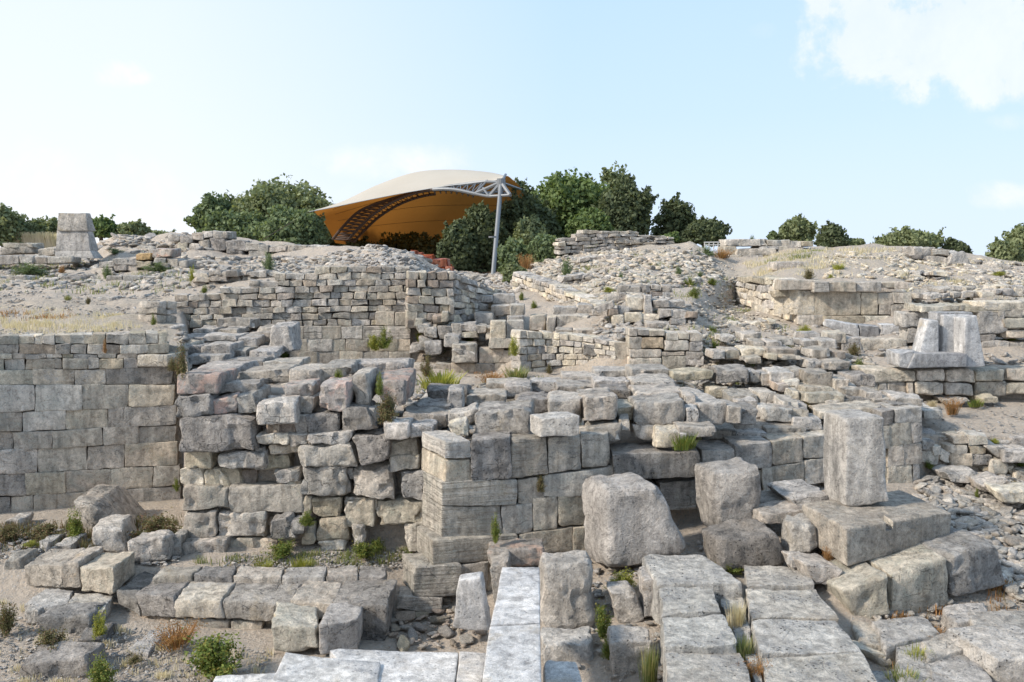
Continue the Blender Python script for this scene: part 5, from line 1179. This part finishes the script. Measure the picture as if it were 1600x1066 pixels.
# (px centre, base py, width px, height px, form, leaves, label, depth override)
PL = [
 (334,1060,150,74,'bush','green','big bright green shrub in the gravel below the block bench'),
 (158,1074,66,52,'bush','green','rounded green shrub beside the big dark corner rock'),
 (156,998,42,44,'bush','yellow','small yellow green shrub below the pale flat slabs'),
 (78,1022,84,42,'bush','murky','low rusty brown shrub at lower left'),
 (10,990,56,50,'bush','murky','dull green shrub at the left picture edge below the bench'),
 (120,846,46,50,'bush','green','upright green shrub at the foot of the tall wall'),
 (70,842,80,26,'bush','murky','brown low shrub at the wall foot left of the upright green one'),
 (14,844,60,24,'bush','murky','low dull shrub at the far left foot of the tall wall'),
 (50,854,34,10,'bush','yellow','flat yellow tuft beside the pale stone under the tall wall'),
 (244,846,100,44,'bush','murky','straggly brownish shrub in the corner by the stone stack'),
 (212,1036,40,12,'bush','murky','small withered reddish weed in the gravel'),
 (276,1010,60,30,'dry','dry','dry rusty stalks left of the big bright green shrub'),
 (443,870,74,26,'bush','green','spreading green weed under the centre of the stone stack'),
 (411,892,40,14,'tuft','yellow','yellow tuft on the bench, left of its twin'),
 (471,896,36,24,'tuft','yellow','yellow tuft on the bench, right of its twin'),
 (566,872,66,26,'bush','green','dark green weed under the right part of the stone stack'),
 (590,860,40,20,'bush','green','weed hugging the small standing pebble of the stack'),
 (480,822,34,24,'bush','green','green sprig in a crevice of the stone stack'),
 (276,768,14,22,'bush','green','tiny green weed on the seam between tall wall and stone stack'),
 (269,580,22,22,'bush','murky','reddish dry weed on the top right corner of the tall wall'),
 (286,600,34,60,'bush','murky','reddish brown weed in the gap between the tall wall and the stone stack'),
 (605,662,56,48,'bush','murky','dry brown shrub sunk among the blocks at the right end of the stack'),
 (594,618,18,36,'bush','green','green sprig climbing between the two upper blocks of the stack'),
 (528,594,26,16,'bush','green','small green weed on top of the stone stack'),
 (440,585,46,10,'bush','green','flat green weed patch on the stack top'),
 (444,560,32,14,'bush','green','green weed below the big pale ledge block'),
 (600,545,36,32,'bush','green','yellow green bush growing out of the ashlar wall, upper right half'),
 (584,548,34,26,'bush','yellow','yellow green bush growing out of the ashlar wall, lower left half'),
 (688,606,74,24,'tuft','yellow','wide yellow green grass patch on the floor of the sunken court'),
 (668,590,30,34,'bush','murky','dark weed in the left corner of the sunken court'),
 (768,598,44,14,'dry','dry','orange dry patch on the court floor'),
 (806,594,54,20,'tuft','grass','olive grass along the court wall'),
 (858,584,14,16,'bush','murky','small olive weed at the foot of the curved cream wall'),
 (656,538,16,32,'bush','yellow','upright yellow green weed at the left of the passage heap'),
 (733,536,26,14,'bush','green','green weed under a slab in the passage heap'),
 (690,552,20,20,'bush','green','green weed in the middle of the passage heap'),
 (785,500,32,10,'bush','murky','dull weed between the grey passage blocks'),
 (802,556,24,30,'bush','yellow','bright green plant hanging at the left end of the curved wall'),
 (740,636,36,16,'bush','green','green weed on the plateau between weathered slabs'),
 (875,624,34,14,'tuft','dry','yellow brown tuft on the plateau'),
 (982,612,14,18,'bush','murky','dark reddish weed beside the spur top'),
 (818,680,18,12,'bush','green','tiny green weed left of the pale loose block'),
 (917,668,14,14,'bush','green','small weed right of the pale loose block'),
 (1068,702,48,24,'tuft','green','green grass tuft on the front wall below the spur'),
 (962,716,18,12,'bush','green','small green tuft on the front wall edge'),
 (844,768,26,28,'bush','murky','dark weed hanging in a joint of the front wall'),
 (774,848,26,46,'bush','green','green plant hanging on the front wall above the marble beam'),
 (972,922,66,32,'bush','yellow','yellow green weed above the smooth pale stone'),
 (940,1000,46,60,'bush','green','dark green leafy weed creeping down beside the smooth pale stone'),
 (948,1030,30,34,'bush','green','leafy weed in the gap below the creeping one'),
 (1014,1076,44,66,'tuft','grass','tall grass tuft at the bottom edge left of the paving'),
 (1140,894,56,22,'bush','green','low green weed below the dark oval boulder'),
 (1186,922,26,12,'bush','yellow','small yellow green weed on the back of the paving'),
 (1150,985,44,44,'tuft','straw','straw grass in the crack of the paving, farther clump'),
 (1160,1032,44,36,'tuft','grass','green and rusty weed in the crack of the paving, middle clump'),
 (1182,1064,40,30,'dry','dry','rusty dry weed in the crack of the paving, nearest clump'),
 (1432,1040,56,28,'tuft','yellow','bright green tuft on the ground slabs at lower right'),
 (1410,1072,60,26,'tuft','grass','grey green tuft at the bottom edge right of the paving'),
 (1444,1002,52,20,'dry','dry','rust coloured dry weed below the three leaning blocks'),
 (1524,1024,16,22,'tuft','dry','thin dry sprig on the slab at lower right'),
 (1294,884,18,26,'dry','dry','rusty weed under the corner of the great slab'),
 (1258,792,22,16,'dry','dry','dry stalks on the ledge left of the tall upright block'),
 (1386,782,20,12,'dry','dry','dry tuft at the right foot of the tall upright block'),
 (1262,646,26,18,'bush','murky','dull weed among the low grey ruin walls'),
 (1342,582,26,22,'bush','green','fresh green tuft left of the seat wall'),
 (1262,552,32,14,'tuft','green','green tuft among low ruins, right of its twin'),
 (1230,548,20,10,'tuft','green','green tuft among low ruins, left of its twin'),
 (1258,524,36,16,'bush','yellow','yellow green weed below the cream wall corner'),
 (1114,520,26,10,'bush','green','green weed on the pale slope below the mound'),
 (1116,545,22,12,'bush','green','green weed right of the small stone cell'),
 (1335,556,30,20,'bush','murky','faded weed beside the grey block row'),
 (1456,636,16,10,'tuft','straw','straw tuft left on the path end'),
 (1488,648,26,22,'dry','dry','withered shrub at the lower end of the path'),
 (1524,636,28,12,'tuft','green','green tuft on the path edge below the seat wall'),
 (1452,732,28,12,'bush','green','green weed at the left foot of the low curved wall'),
 (1500,736,28,9,'bush','green','green weed under the middle of the low curved wall'),
 (1554,694,22,9,'bush','yellow','mustard tuft on top of the low curved wall'),
 (1596,730,20,16,'bush','green','green weed at the right picture edge by the low curved wall'),
 (1526,778,10,16,'bush','green','single green sprig in the dark rubble at right'),
 (1585,766,26,16,'bush','murky','faded weed on the large pale flat rock'),
 (1438,530,18,12,'bush','green','weed behind the marble seat'),
 (1580,538,46,12,'bush','yellow','yellow green weed on the terrace right of the marble seat'),
 (886,434,28,30,'bush','olive','pale green bush on the left flank of the mound'),
 (822,426,20,24,'dry','dry','rusty bush on the top corner of the cream retaining wall'),
 (815,470,14,14,'bush','green','green weed at the passage foot of the retaining wall, upper one'),
 (834,484,16,14,'bush','green','green weed at the passage foot of the retaining wall, lower one'),
 (970,436,14,10,'bush','olive','small grey green weed in the middle of the mound'),
 (1060,432,20,16,'bush','olive','round green weed on the right flank of the mound'),
 (1094,434,16,10,'bush','olive','small green weed right of the round one on the mound'),
 (1078,446,26,12,'bush','green','upper green patch in the hollow right of the mound, left one'),
 (1112,446,28,12,'bush','green','upper green patch in the hollow right of the mound, right one'),
 (1085,466,34,18,'bush','green','yellowish green weed in the hollow right of the mound'),
 (1104,400,46,14,'bush','olive','green brush on the crest below the umbrella tree'),
 (950,458,30,10,'bush','yellow','yellow green weed at the upper foot of the mound'),
 (1175,384,16,16,'bush','olive','small bush growing on the ashlar ruin'),
 (1264,436,26,16,'bush','murky','reddish shrub on the tan wall coping'),
 (1298,438,14,10,'bush','yellow','yellow tuft on the tan wall coping'),
 (1310,422,26,10,'tuft','yellow','yellow grass on the right slope'),
 (1512,478,20,22,'bush','murky','dark withered bush on the right slope above the marble seat'),
 (1562,432,36,8,'bush','yellow','moss green weed under the cream slab on the right slope'),
 (44,432,78,20,'bush','olive','spreading grey green shrub on the left terrace below the block row'),
 (97,430,16,14,'bush','dry','round rust coloured tussock on the left terrace'),
 (420,424,26,30,'bush','olive','green bush on the slope above the long back wall'),
 (302,446,18,30,'bush','yellow','tall yellow green weed at the left end of the long back wall'),
 (320,460,16,14,'bush','green','green weed below the tall yellow green one'),
 (456,452,34,16,'dry','dry','orange dry patch on top of the long back wall'),
 (168,438,24,24,'bush','olive','pale weed at the left end of the two low courses'),
 (248,425,60,14,'bush','olive','green weeds along the foot of the small tumbled wall'),
 (180,398,40,10,'bush','olive','green weeds right of the tapered pillar foot'),
 (132,404,36,8,'bush','yellow','moss green weed at the pillar foot'),
 (240,508,12,16,'bush','green','green weed in the terrace end wall'),
 (106,470,12,8,'tuft','grass','small grass tuft in the dust of the left terrace'),
 (138,476,14,12,'bush','murky','dull tuft beside the three rounded terrace blocks'),
 (164,552,10,22,'bush','dry','yellow lichen tuft in the top courses of the tall wall'),
 (1128,404,26,12,'dry','dry','dry brush left below the ashlar ruin'),
 (1555,1000,16,14,'tuft','straw','pale dry tuft near the right picture edge'),
]
for k, (px, py, wd, ht, form, mt, lb) in enumerate(PL):
    lm = {'olive': 'olive', 'dry': 'dry'}.get(mt, mt)
    # foot on whatever is seen there: terrain, or the object depth table
    g = ground(px, py)
    Yp = g[1]
    OV = {'bright green tuft on the ground slabs': 9.5, 'rust coloured dry weed below': 10.15, 'grey green tuft at the bottom edge': 9.0, 'thin dry sprig': 9.6, 'pale dry tuft near the right': 9.7, 'in a crevice of the stone stack': 13.4, 'tiny green weed on the seam': 15.9, 'top right corner of the tall wall': 15.95, 'reddish brown weed in the gap': 13.9, 'right end of the stack': 13.6, 'two upper blocks of the stack': 13.6, 'out of the ashlar wall': 21.35, 'in a joint of the front wall': 12.95, 'hanging on the front wall': 12.35, 'farther clump': 9.9, 'middle clump': 9.1, 'nearest clump': 8.65, 'left end of the curved wall': 19.5, 'tuft on the front wall below': 13.2, 'yellow lichen tuft': 15.85, 'tuft on the bench': 12.9, 'on the stack top': 15.2, 'on top of the stone stack': 14.4}
    for kk in OV:
        if kk in lb: Yp = OV[kk]
    p = at(px, py, Yp - .04)
    o = link('weed' if ht < 24 else 'shrub', pmesh(form, lm, k % 3), p, rot=(0, 0, rng.uniform(0, 6.28)), scale=(wd * Yp / F * 1.05, wd * Yp / F * .8, ht * Yp / F * 1.15))
    if form in ('tuft', 'dry'):
        o.name = 'grass_tuft'
    tag(o, lb, 'plant')

# dry grass (uncountable)
def grass_field(name, label, poly, n, h, mat, Yo=None, seed=1, hang=0):
    nrg = np.random.default_rng(seed); r_ = random.Random(seed)
    xs = [p[0] for p in poly]; ys = [p[1] for p in poly]
    V = []
    cnt = 0; tries = 0; cent = []
    while cnt < n and tries < n * 6:
        tries += 1
        if not cent or r_.random() < .06: cent = [r_.uniform(min(xs), max(xs)), r_.uniform(min(ys), max(ys))]
        x = cent[0] + r_.gauss(0, 7); y = cent[1] + r_.gauss(0, 1.6)
        if not inside(x, y, poly): continue
        g = ground(x, y); s = g[1] / 20 + .2
        th = r_.uniform(0, 6.28); l_ = h * r_.uniform(.4, 1.2); dx, dy = math.cos(th), math.sin(th)
        wv = .006 * (g[1] / 16) + .002
        t_ = g + np.array((dx * l_ * r_.uniform(.1, .7), dy * l_ * .4, l_)); sv = np.array((-dy, dx, 0)) * wv if abs(dy) > .3 else np.array((wv, 0, 0))
        V += [g - sv - (0, 0, .04), g + sv - (0, 0, .04), t_ + sv * .3, t_ - sv * .3]; cnt += 1
    V = np.array(V); c = V.mean(0)
    o = link(name, mesh_np(name, V - c, np.arange(len(V)).reshape(-1, 4), L[mat]), c)
    return tag(o, label, 'grass', kind='stuff')
def inside(x, y, poly):
    c = False; n = len(poly); j = n - 1
    for i in range(n):
        xi, yi = poly[i]; xj, yj = poly[j]
        if (yi > y) != (yj > y) and x < (xj - xi) * (y - yi) / (yj - yi) + xi: c = not c
        j = i
    return c
grass_field('dry_grass', 'thin straw coloured grass over the left terrace above the tall wall', [(-40,482),(90,480),(215,495),(225,512),(160,518),(-40,522)], 2600, .05, 'straw', seed=3)
grass_field('dry_grass', 'rust tinted dry grass patches on the left terrace', [(-40,484),(110,484),(120,498),(-40,502)], 450, .07, 'dry', seed=4)
grass_field('dry_grass', 'tall pale grass behind the left crest beside the pillar', [(28,366),(88,366),(88,384),(24,384)], 4000, .9, 'straw', seed=5)
grass_field('dry_grass', 'yellowed grass over the right crest', [(1160,412),(1230,392),(1300,388),(1400,388),(1420,394),(1330,402),(1260,432),(1180,432)], 2200, .09, 'straw', seed=6)
grass_field('dry_grass', 'greenish grass strips on the right crest', [(1180,415),(1250,392),(1300,392),(1250,405)], 500, .1, 'grass', seed=7)

grass_field('low_weeds', 'low brownish weeds along the foot of the tall wall', [(-40,826),(150,822),(286,806),(286,850),(150,858),(-40,862)], 2600, .13, 'murky', seed=11)
grass_field('low_weeds', 'thin weeds in the soil before the stone stack', [(300,876),(640,858),(650,872),(560,888),(300,888)], 900, .08, 'grass', seed=12)
grass_field('low_weeds', 'thin dry weeds over the gravel in the lower left corner', [(-40,930),(160,975),(430,1020),(430,1080),(-60,1080)], 1600, .07, 'straw', seed=13)
grass_field('low_weeds', 'sparse green weeds across the upper left slope', [(-30,405),(300,410),(300,460),(-30,458)], 1500, .13, 'grass', seed=14)
grass_field('low_weeds', 'sparse weeds over the stony mound and the hollow beside it', [(830,420),(1000,395),(1140,400),(1240,520),(1080,560),(900,480)], 1800, .11, 'grass', seed=15)
grass_field('low_weeds', 'sparse dry weeds over the right hand slope', [(1290,395),(1620,410),(1620,475),(1440,475),(1290,430)], 1200, .10, 'straw', seed=16)
grass_field('low_weeds', 'thin weeds between the blocks of the plateau and low ruins', [(640,600),(1360,555),(1380,640),(700,680)], 1800, .10, 'grass', seed=17)
grass_field('low_weeds', 'thin weeds between the slabs in the bottom right corner', [(1360,940),(1620,900),(1620,1080),(1400,1080)], 1200, .08, 'dry', seed=18)

# ================================================================ loose rubble
def ico(level):
    import bmesh
    bm_ = bmesh.new(); bmesh.ops.create_icosphere(bm_, subdivisions=level, radius=1)
    v = np.array([tuple(q.co) for q in bm_.verts]); f = np.array([[w_.index for w_ in q.verts] for q in bm_.faces]); bm_.free(); return v, f
IC1, IC2 = ico(2), ico(3)      # 80 and 320 triangles
IC0 = ico(1)                   # 20 triangles, for pebbles
def rock_shape(base, seed):
    nrg = np.random.default_rng(seed); v, f = base
    v = v.copy()
    for k in range(9):
        n = nrg.normal(size=3); n /= np.linalg.norm(n); d = nrg.uniform(.55, .85)
        if k == 0: n = np.array((0, 0, 1.0)) + nrg.normal(size=3) * .12; n /= np.linalg.norm(n); d = .5
        s = v @ n; over = np.maximum(s - d, 0); v -= over[:, None] * n * .96
    v += nrg.normal(size=v.shape) * .025
    v *= np.array((nrg.uniform(.9, 1.25), nrg.uniform(.7, .95), nrg.uniform(.5, .8)))
    return v, f
R0 = [rock_shape(IC0, 50 + k) for k in range(12)]
R1 = [rock_shape(IC1, 100 + k) for k in range(14)]
R2 = [rock_shape(IC2, 200 + k) for k in range(12)]
RM = {}
ROCK_N = 0
TONE = dict(grey='grey', dark='dark grey', pale='pale', cream='cream', tan='tan', brown='brown')
def rubble(place, label, poly, n, smin, smax, mats, k_ind, group, stuff_mat='grey', seed=0, sink=.25, YO=None, flat=.75, power=2.0):
    """stones over a patch of ground; the k_ind largest are objects of their own, the rest one piece of stuff"""
    r_ = random.Random(seed + 900)
    xs = [p[0] for p in poly]; ys = [p[1] for p in poly]
    st = []; tries = 0
    while len(st) < n and tries < n * 8:
        tries += 1
        x, y = r_.uniform(min(xs), max(xs)), r_.uniform(min(ys), max(ys))
        if not inside(x, y, poly): continue
        u = r_.random() ** power
        st.append((smin + (smax - smin) * u, x, y))
    st.sort(reverse=True)
    V, Fc, off = [], [], 0
    keep = []
    for i, (s, x, y) in enumerate(st):
        if i < 120 and any(abs(x - a) < (s + c) * .42 and abs(y - b_) < (s + c) * .26 for c, a, b_ in keep): 
            if i < k_ind: pass
            continue
        keep.append((s, x, y))
    for i, (s, x, y) in enumerate(keep):
        g = ground(x, y) if YO is None else at(x, y, YO)
        w_ = s * g[1] / F / 2
        rot = Matrix.Rotation(r_.uniform(0, 6.28), 3, 'Z') @ Matrix.Rotation(r_.gauss(0, .22), 3, 'X') @ Matrix.Rotation(r_.gauss(0, .22), 3, 'Y')
        zoff = w_ * .55 * (1 - 2 * sink) * .6
        if i < k_ind:
            kk = r_.randrange(12); mt = r_.choice(mats)
            if (kk, mt) not in RM: RM[(kk, mt)] = mesh_np('rubble_stone', R2[kk][0], R2[kk][1], M[mt], smooth=False)
            o = link('rubble_stone', RM[(kk, mt)], (g[0], g[1], g[2] + zoff), rot=rot.to_euler(), scale=(w_ * r_.uniform(.95, 1.35), w_, w_ * flat * r_.uniform(.8, 1.25)))
            szw = ('largest', 'middling', 'smaller')[min(2, i * 3 // max(1, k_ind))]
            tag(o, f'{szw} {TONE[mt]} loose stone {place}', 'stone', group)
        else:
            v, f = R1[r_.randrange(14)] if s > 10 else R0[r_.randrange(12)]
            q = (v * np.array((r_.uniform(.9, 1.5), 1, flat * r_.uniform(.7, 1.3)))) @ np.array(rot).T * w_ + np.array((g[0], g[1], g[2] + zoff))
            V.append(q); Fc.append(f + off); off += len(v)
    if V:
        V = np.concatenate(V); Fc = np.concatenate(Fc); c = V.mean(0)
        o = link('small_rubble', mesh_np('small_rubble', V - c, Fc, M[stuff_mat]), c)
        tag(o, 'small scattered rubble ' + place, 'rubble', kind='stuff')
Z = [
 ('heaped on the crest right of the tapered pillar', [(140,362),(200,352),(262,360),(350,366),(330,398),(210,396),(150,388)], 630, 5, 22, ['grey','grey','dark','pale'], 26, 'grey'),
 ('on the mound right of the passage under the canopy', [(505,398),(560,388),(600,380),(650,394),(712,420),(716,434),(640,432),(560,424),(490,430)], 988, 5, 20, ['pale','grey','pale'], 30, 'pale'),
 ('on the slope between the parapet and the long back wall', [(280,400),(400,404),(500,402),(560,420),(500,432),(380,430),(300,440),(250,425)], 1108, 4, 22, ['grey','pale'], 18, 'grey'),
 ('lying on the upper left slope above the terrace', [(-30,398),(150,405),(300,428),(300,452),(150,456),(-30,452)], 1337, 3, 20, ['grey','pale'], 20, 'grey'),
 ('in the dust of the left terrace', [(-30,455),(260,458),(240,492),(-30,500)], 840, 2, 8, ['grey'], 0, 'pale'),
 ('along the top of the tall wall', [(-30,516),(262,510),(262,524),(-30,524)], 160, 3, 9, ['pale'], 0, 'wall'),
 ('choking the passage up to the steel pole', [(712,430),(800,428),(812,460),(800,500),(730,510),(712,500)], 630, 5, 20, ['pale','cream','grey'], 16, 'pale'),
 ('covering the stony mound right of the pole', [(815,420),(880,398),(1000,392),(1100,398),(1130,430),(1060,450),(980,470),(930,490),(860,470)],  3600, 3, 18, ['pale','grey'], 24, 'wall'),
 ('at the foot of the stony mound around the small cell', [(880,470),(980,455),(1060,462),(1090,505),(1000,530),(940,530),(900,500)], 756, 5, 20, ['pale','cream','grey'], 16, 'pale'),
 ('over the dusty hollow in front of the cream ruined wall', [(1080,470),(1150,470),(1240,515),(1280,545),(1100,560),(1070,520)], 1144, 3, 14, ['pale','grey'], 12, 'wall'),
 ('on the slope right of the small trees', [(1060,400),(1130,412),(1180,440),(1130,470),(1080,450)], 572, 3, 11, ['grey'], 6, 'wall'),
 ('over the right hand slope above the marble seat', [(1290,398),(1430,392),(1600,415),(1640,470),(1560,478),(1440,476),(1400,450),(1290,435)],  1500, 2.5, 15, ['pale','cream'], 14, 'cream'),
 ('at the right edge of the slope', [(1520,412),(1660,412),(1660,480),(1560,470)], 468, 4, 17, ['grey','pale'], 10, 'grey'),
 ('around the marble beam and the tan panels', [(1270,505),(1440,500),(1450,545),(1380,560),(1300,560)], 384, 4, 16, ['pale','grey'], 10, 'pale'),
 ('in the low ruins left of the seat wall', [(1090,560),(1360,560),(1400,640),(1260,664),(1150,650),(1060,600)], 1440, 4, 24, ['grey','pale','grey'], 26, 'grey'),
 ('on the plateau behind the front wall', [(640,612),(800,600),(990,578),(990,660),(860,650),(700,690),(620,680)], 1054, 5, 30, ['grey','pale','dark'], 24, 'grey'),
 ('over the top of the stone stack', [(280,566),(640,562),(640,600),(500,606),(280,596)], 390, 5, 26, ['grey','pale'], 12, 'grey'),
 ('on the ledge in front of the long back wall', [(275,512),(450,512),(450,562),(280,562)], 390, 5, 22, ['grey','pale'], 12, 'grey'),
 ('over the floor of the sunken court', [(640,575),(820,590),(820,612),(640,612)], 120, 3, 10, ['pale'], 0, 'pale'),
 ('in the passage heap', [(640,500),(760,500),(800,530),(750,570),(660,570)], 200, 5, 18, ['pale','grey'], 8, 'pale'),
 ('in the pit left of the marble beam', [(604,950),(700,935),(752,960),(750,1012),(600,1012)], 240, 7, 34, ['grey','tan','brown','pale'], 26, 'brown'),
 ('on the gravel in the lower left corner', [(-40,960),(260,985),(420,1020),(420,1100),(-60,1100)], 2600, 2, 9, ['pale'], 0, 'pale'),
 ('on the bare ground below the tall wall', [(-40,820),(280,830),(280,885),(150,880),(-40,880)], 1000, 3, 14, ['pale','grey'], 6, 'pale'),
 ('on the ledge before the stone stack', [(350,865),(640,858),(630,888),(350,886)], 1000, 2, 9, ['pale'], 0, 'pale'),
 ('covering the right hand slope below the curved wall', [(1440,740),(1660,745),(1660,960),(1580,930),(1500,850),(1430,790)], 1620, 4, 32, ['grey','pale','dark','grey'], 34, 'grey'),
 ('between the slabs in the bottom right corner', [(1360,950),(1640,930),(1640,1100),(1400,1100)], 672, 3, 18, ['grey','pale'], 8, 'grey'),
 ('on the dirt path at right', [(1440,625),(1660,622),(1660,690),(1440,690)], 384, 2, 8, ['pale'], 0, 'pale'),
 ('on the terrace right of the marble seat', [(1530,535),(1660,535),(1660,578),(1530,576)], 220, 4, 20, ['grey','pale'], 6, 'pale'),
 ('in the diagonal rubble band across the mound', [(858,466),(965,404),(990,412),(892,480)], 150, 6, 22, ['pale','grey'], 16, 'wall'),
 ('in the broken bank above the seat wall', [(1440,440),(1660,440),(1660,482),(1460,478)], 180, 6, 26, ['cream','pale','grey'], 12, 'pale'),
 ('on the sandy bank beside the long back wall', [(235,428),(430,434),(360,464),(262,464)], 320, 4, 17, ['grey','pale'], 8, 'grey'),
 ('along the broken ledge under the mound top wall', [(870,396),(1060,384),(1110,396),(900,412)], 220, 5, 16, ['grey','pale'], 8, 'grey'),
 ('at the foot of the boulders in the centre', [(760,860),(940,850),(1120,840),(1300,820),(1300,900),(1130,910),(940,960),(860,900)], 512, 4, 20, ['pale','grey'], 12, 'pale'),
 ('between marble beam and paving', [(846,985),(1030,900),(1040,1100),(850,1100)], 200, 4, 18, ['grey','brown'], 6, 'grey'),
]
for k, (lb, poly, n, a, b_, mts, ki, sm) in enumerate(Z):
    rubble(lb, 'x', poly, n, a, b_, mts, int(ki * .69), 'loose stones ' + lb, sm, seed=k * 7)
tt = sum(len(m_.polygons) * (2 if m_.polygons and m_.polygons[0].loop_total == 4 else 1) for m_ in bpy.data.meshes)
print('TRIS', tt)
print('OBJECTS', len(bpy.data.objects))
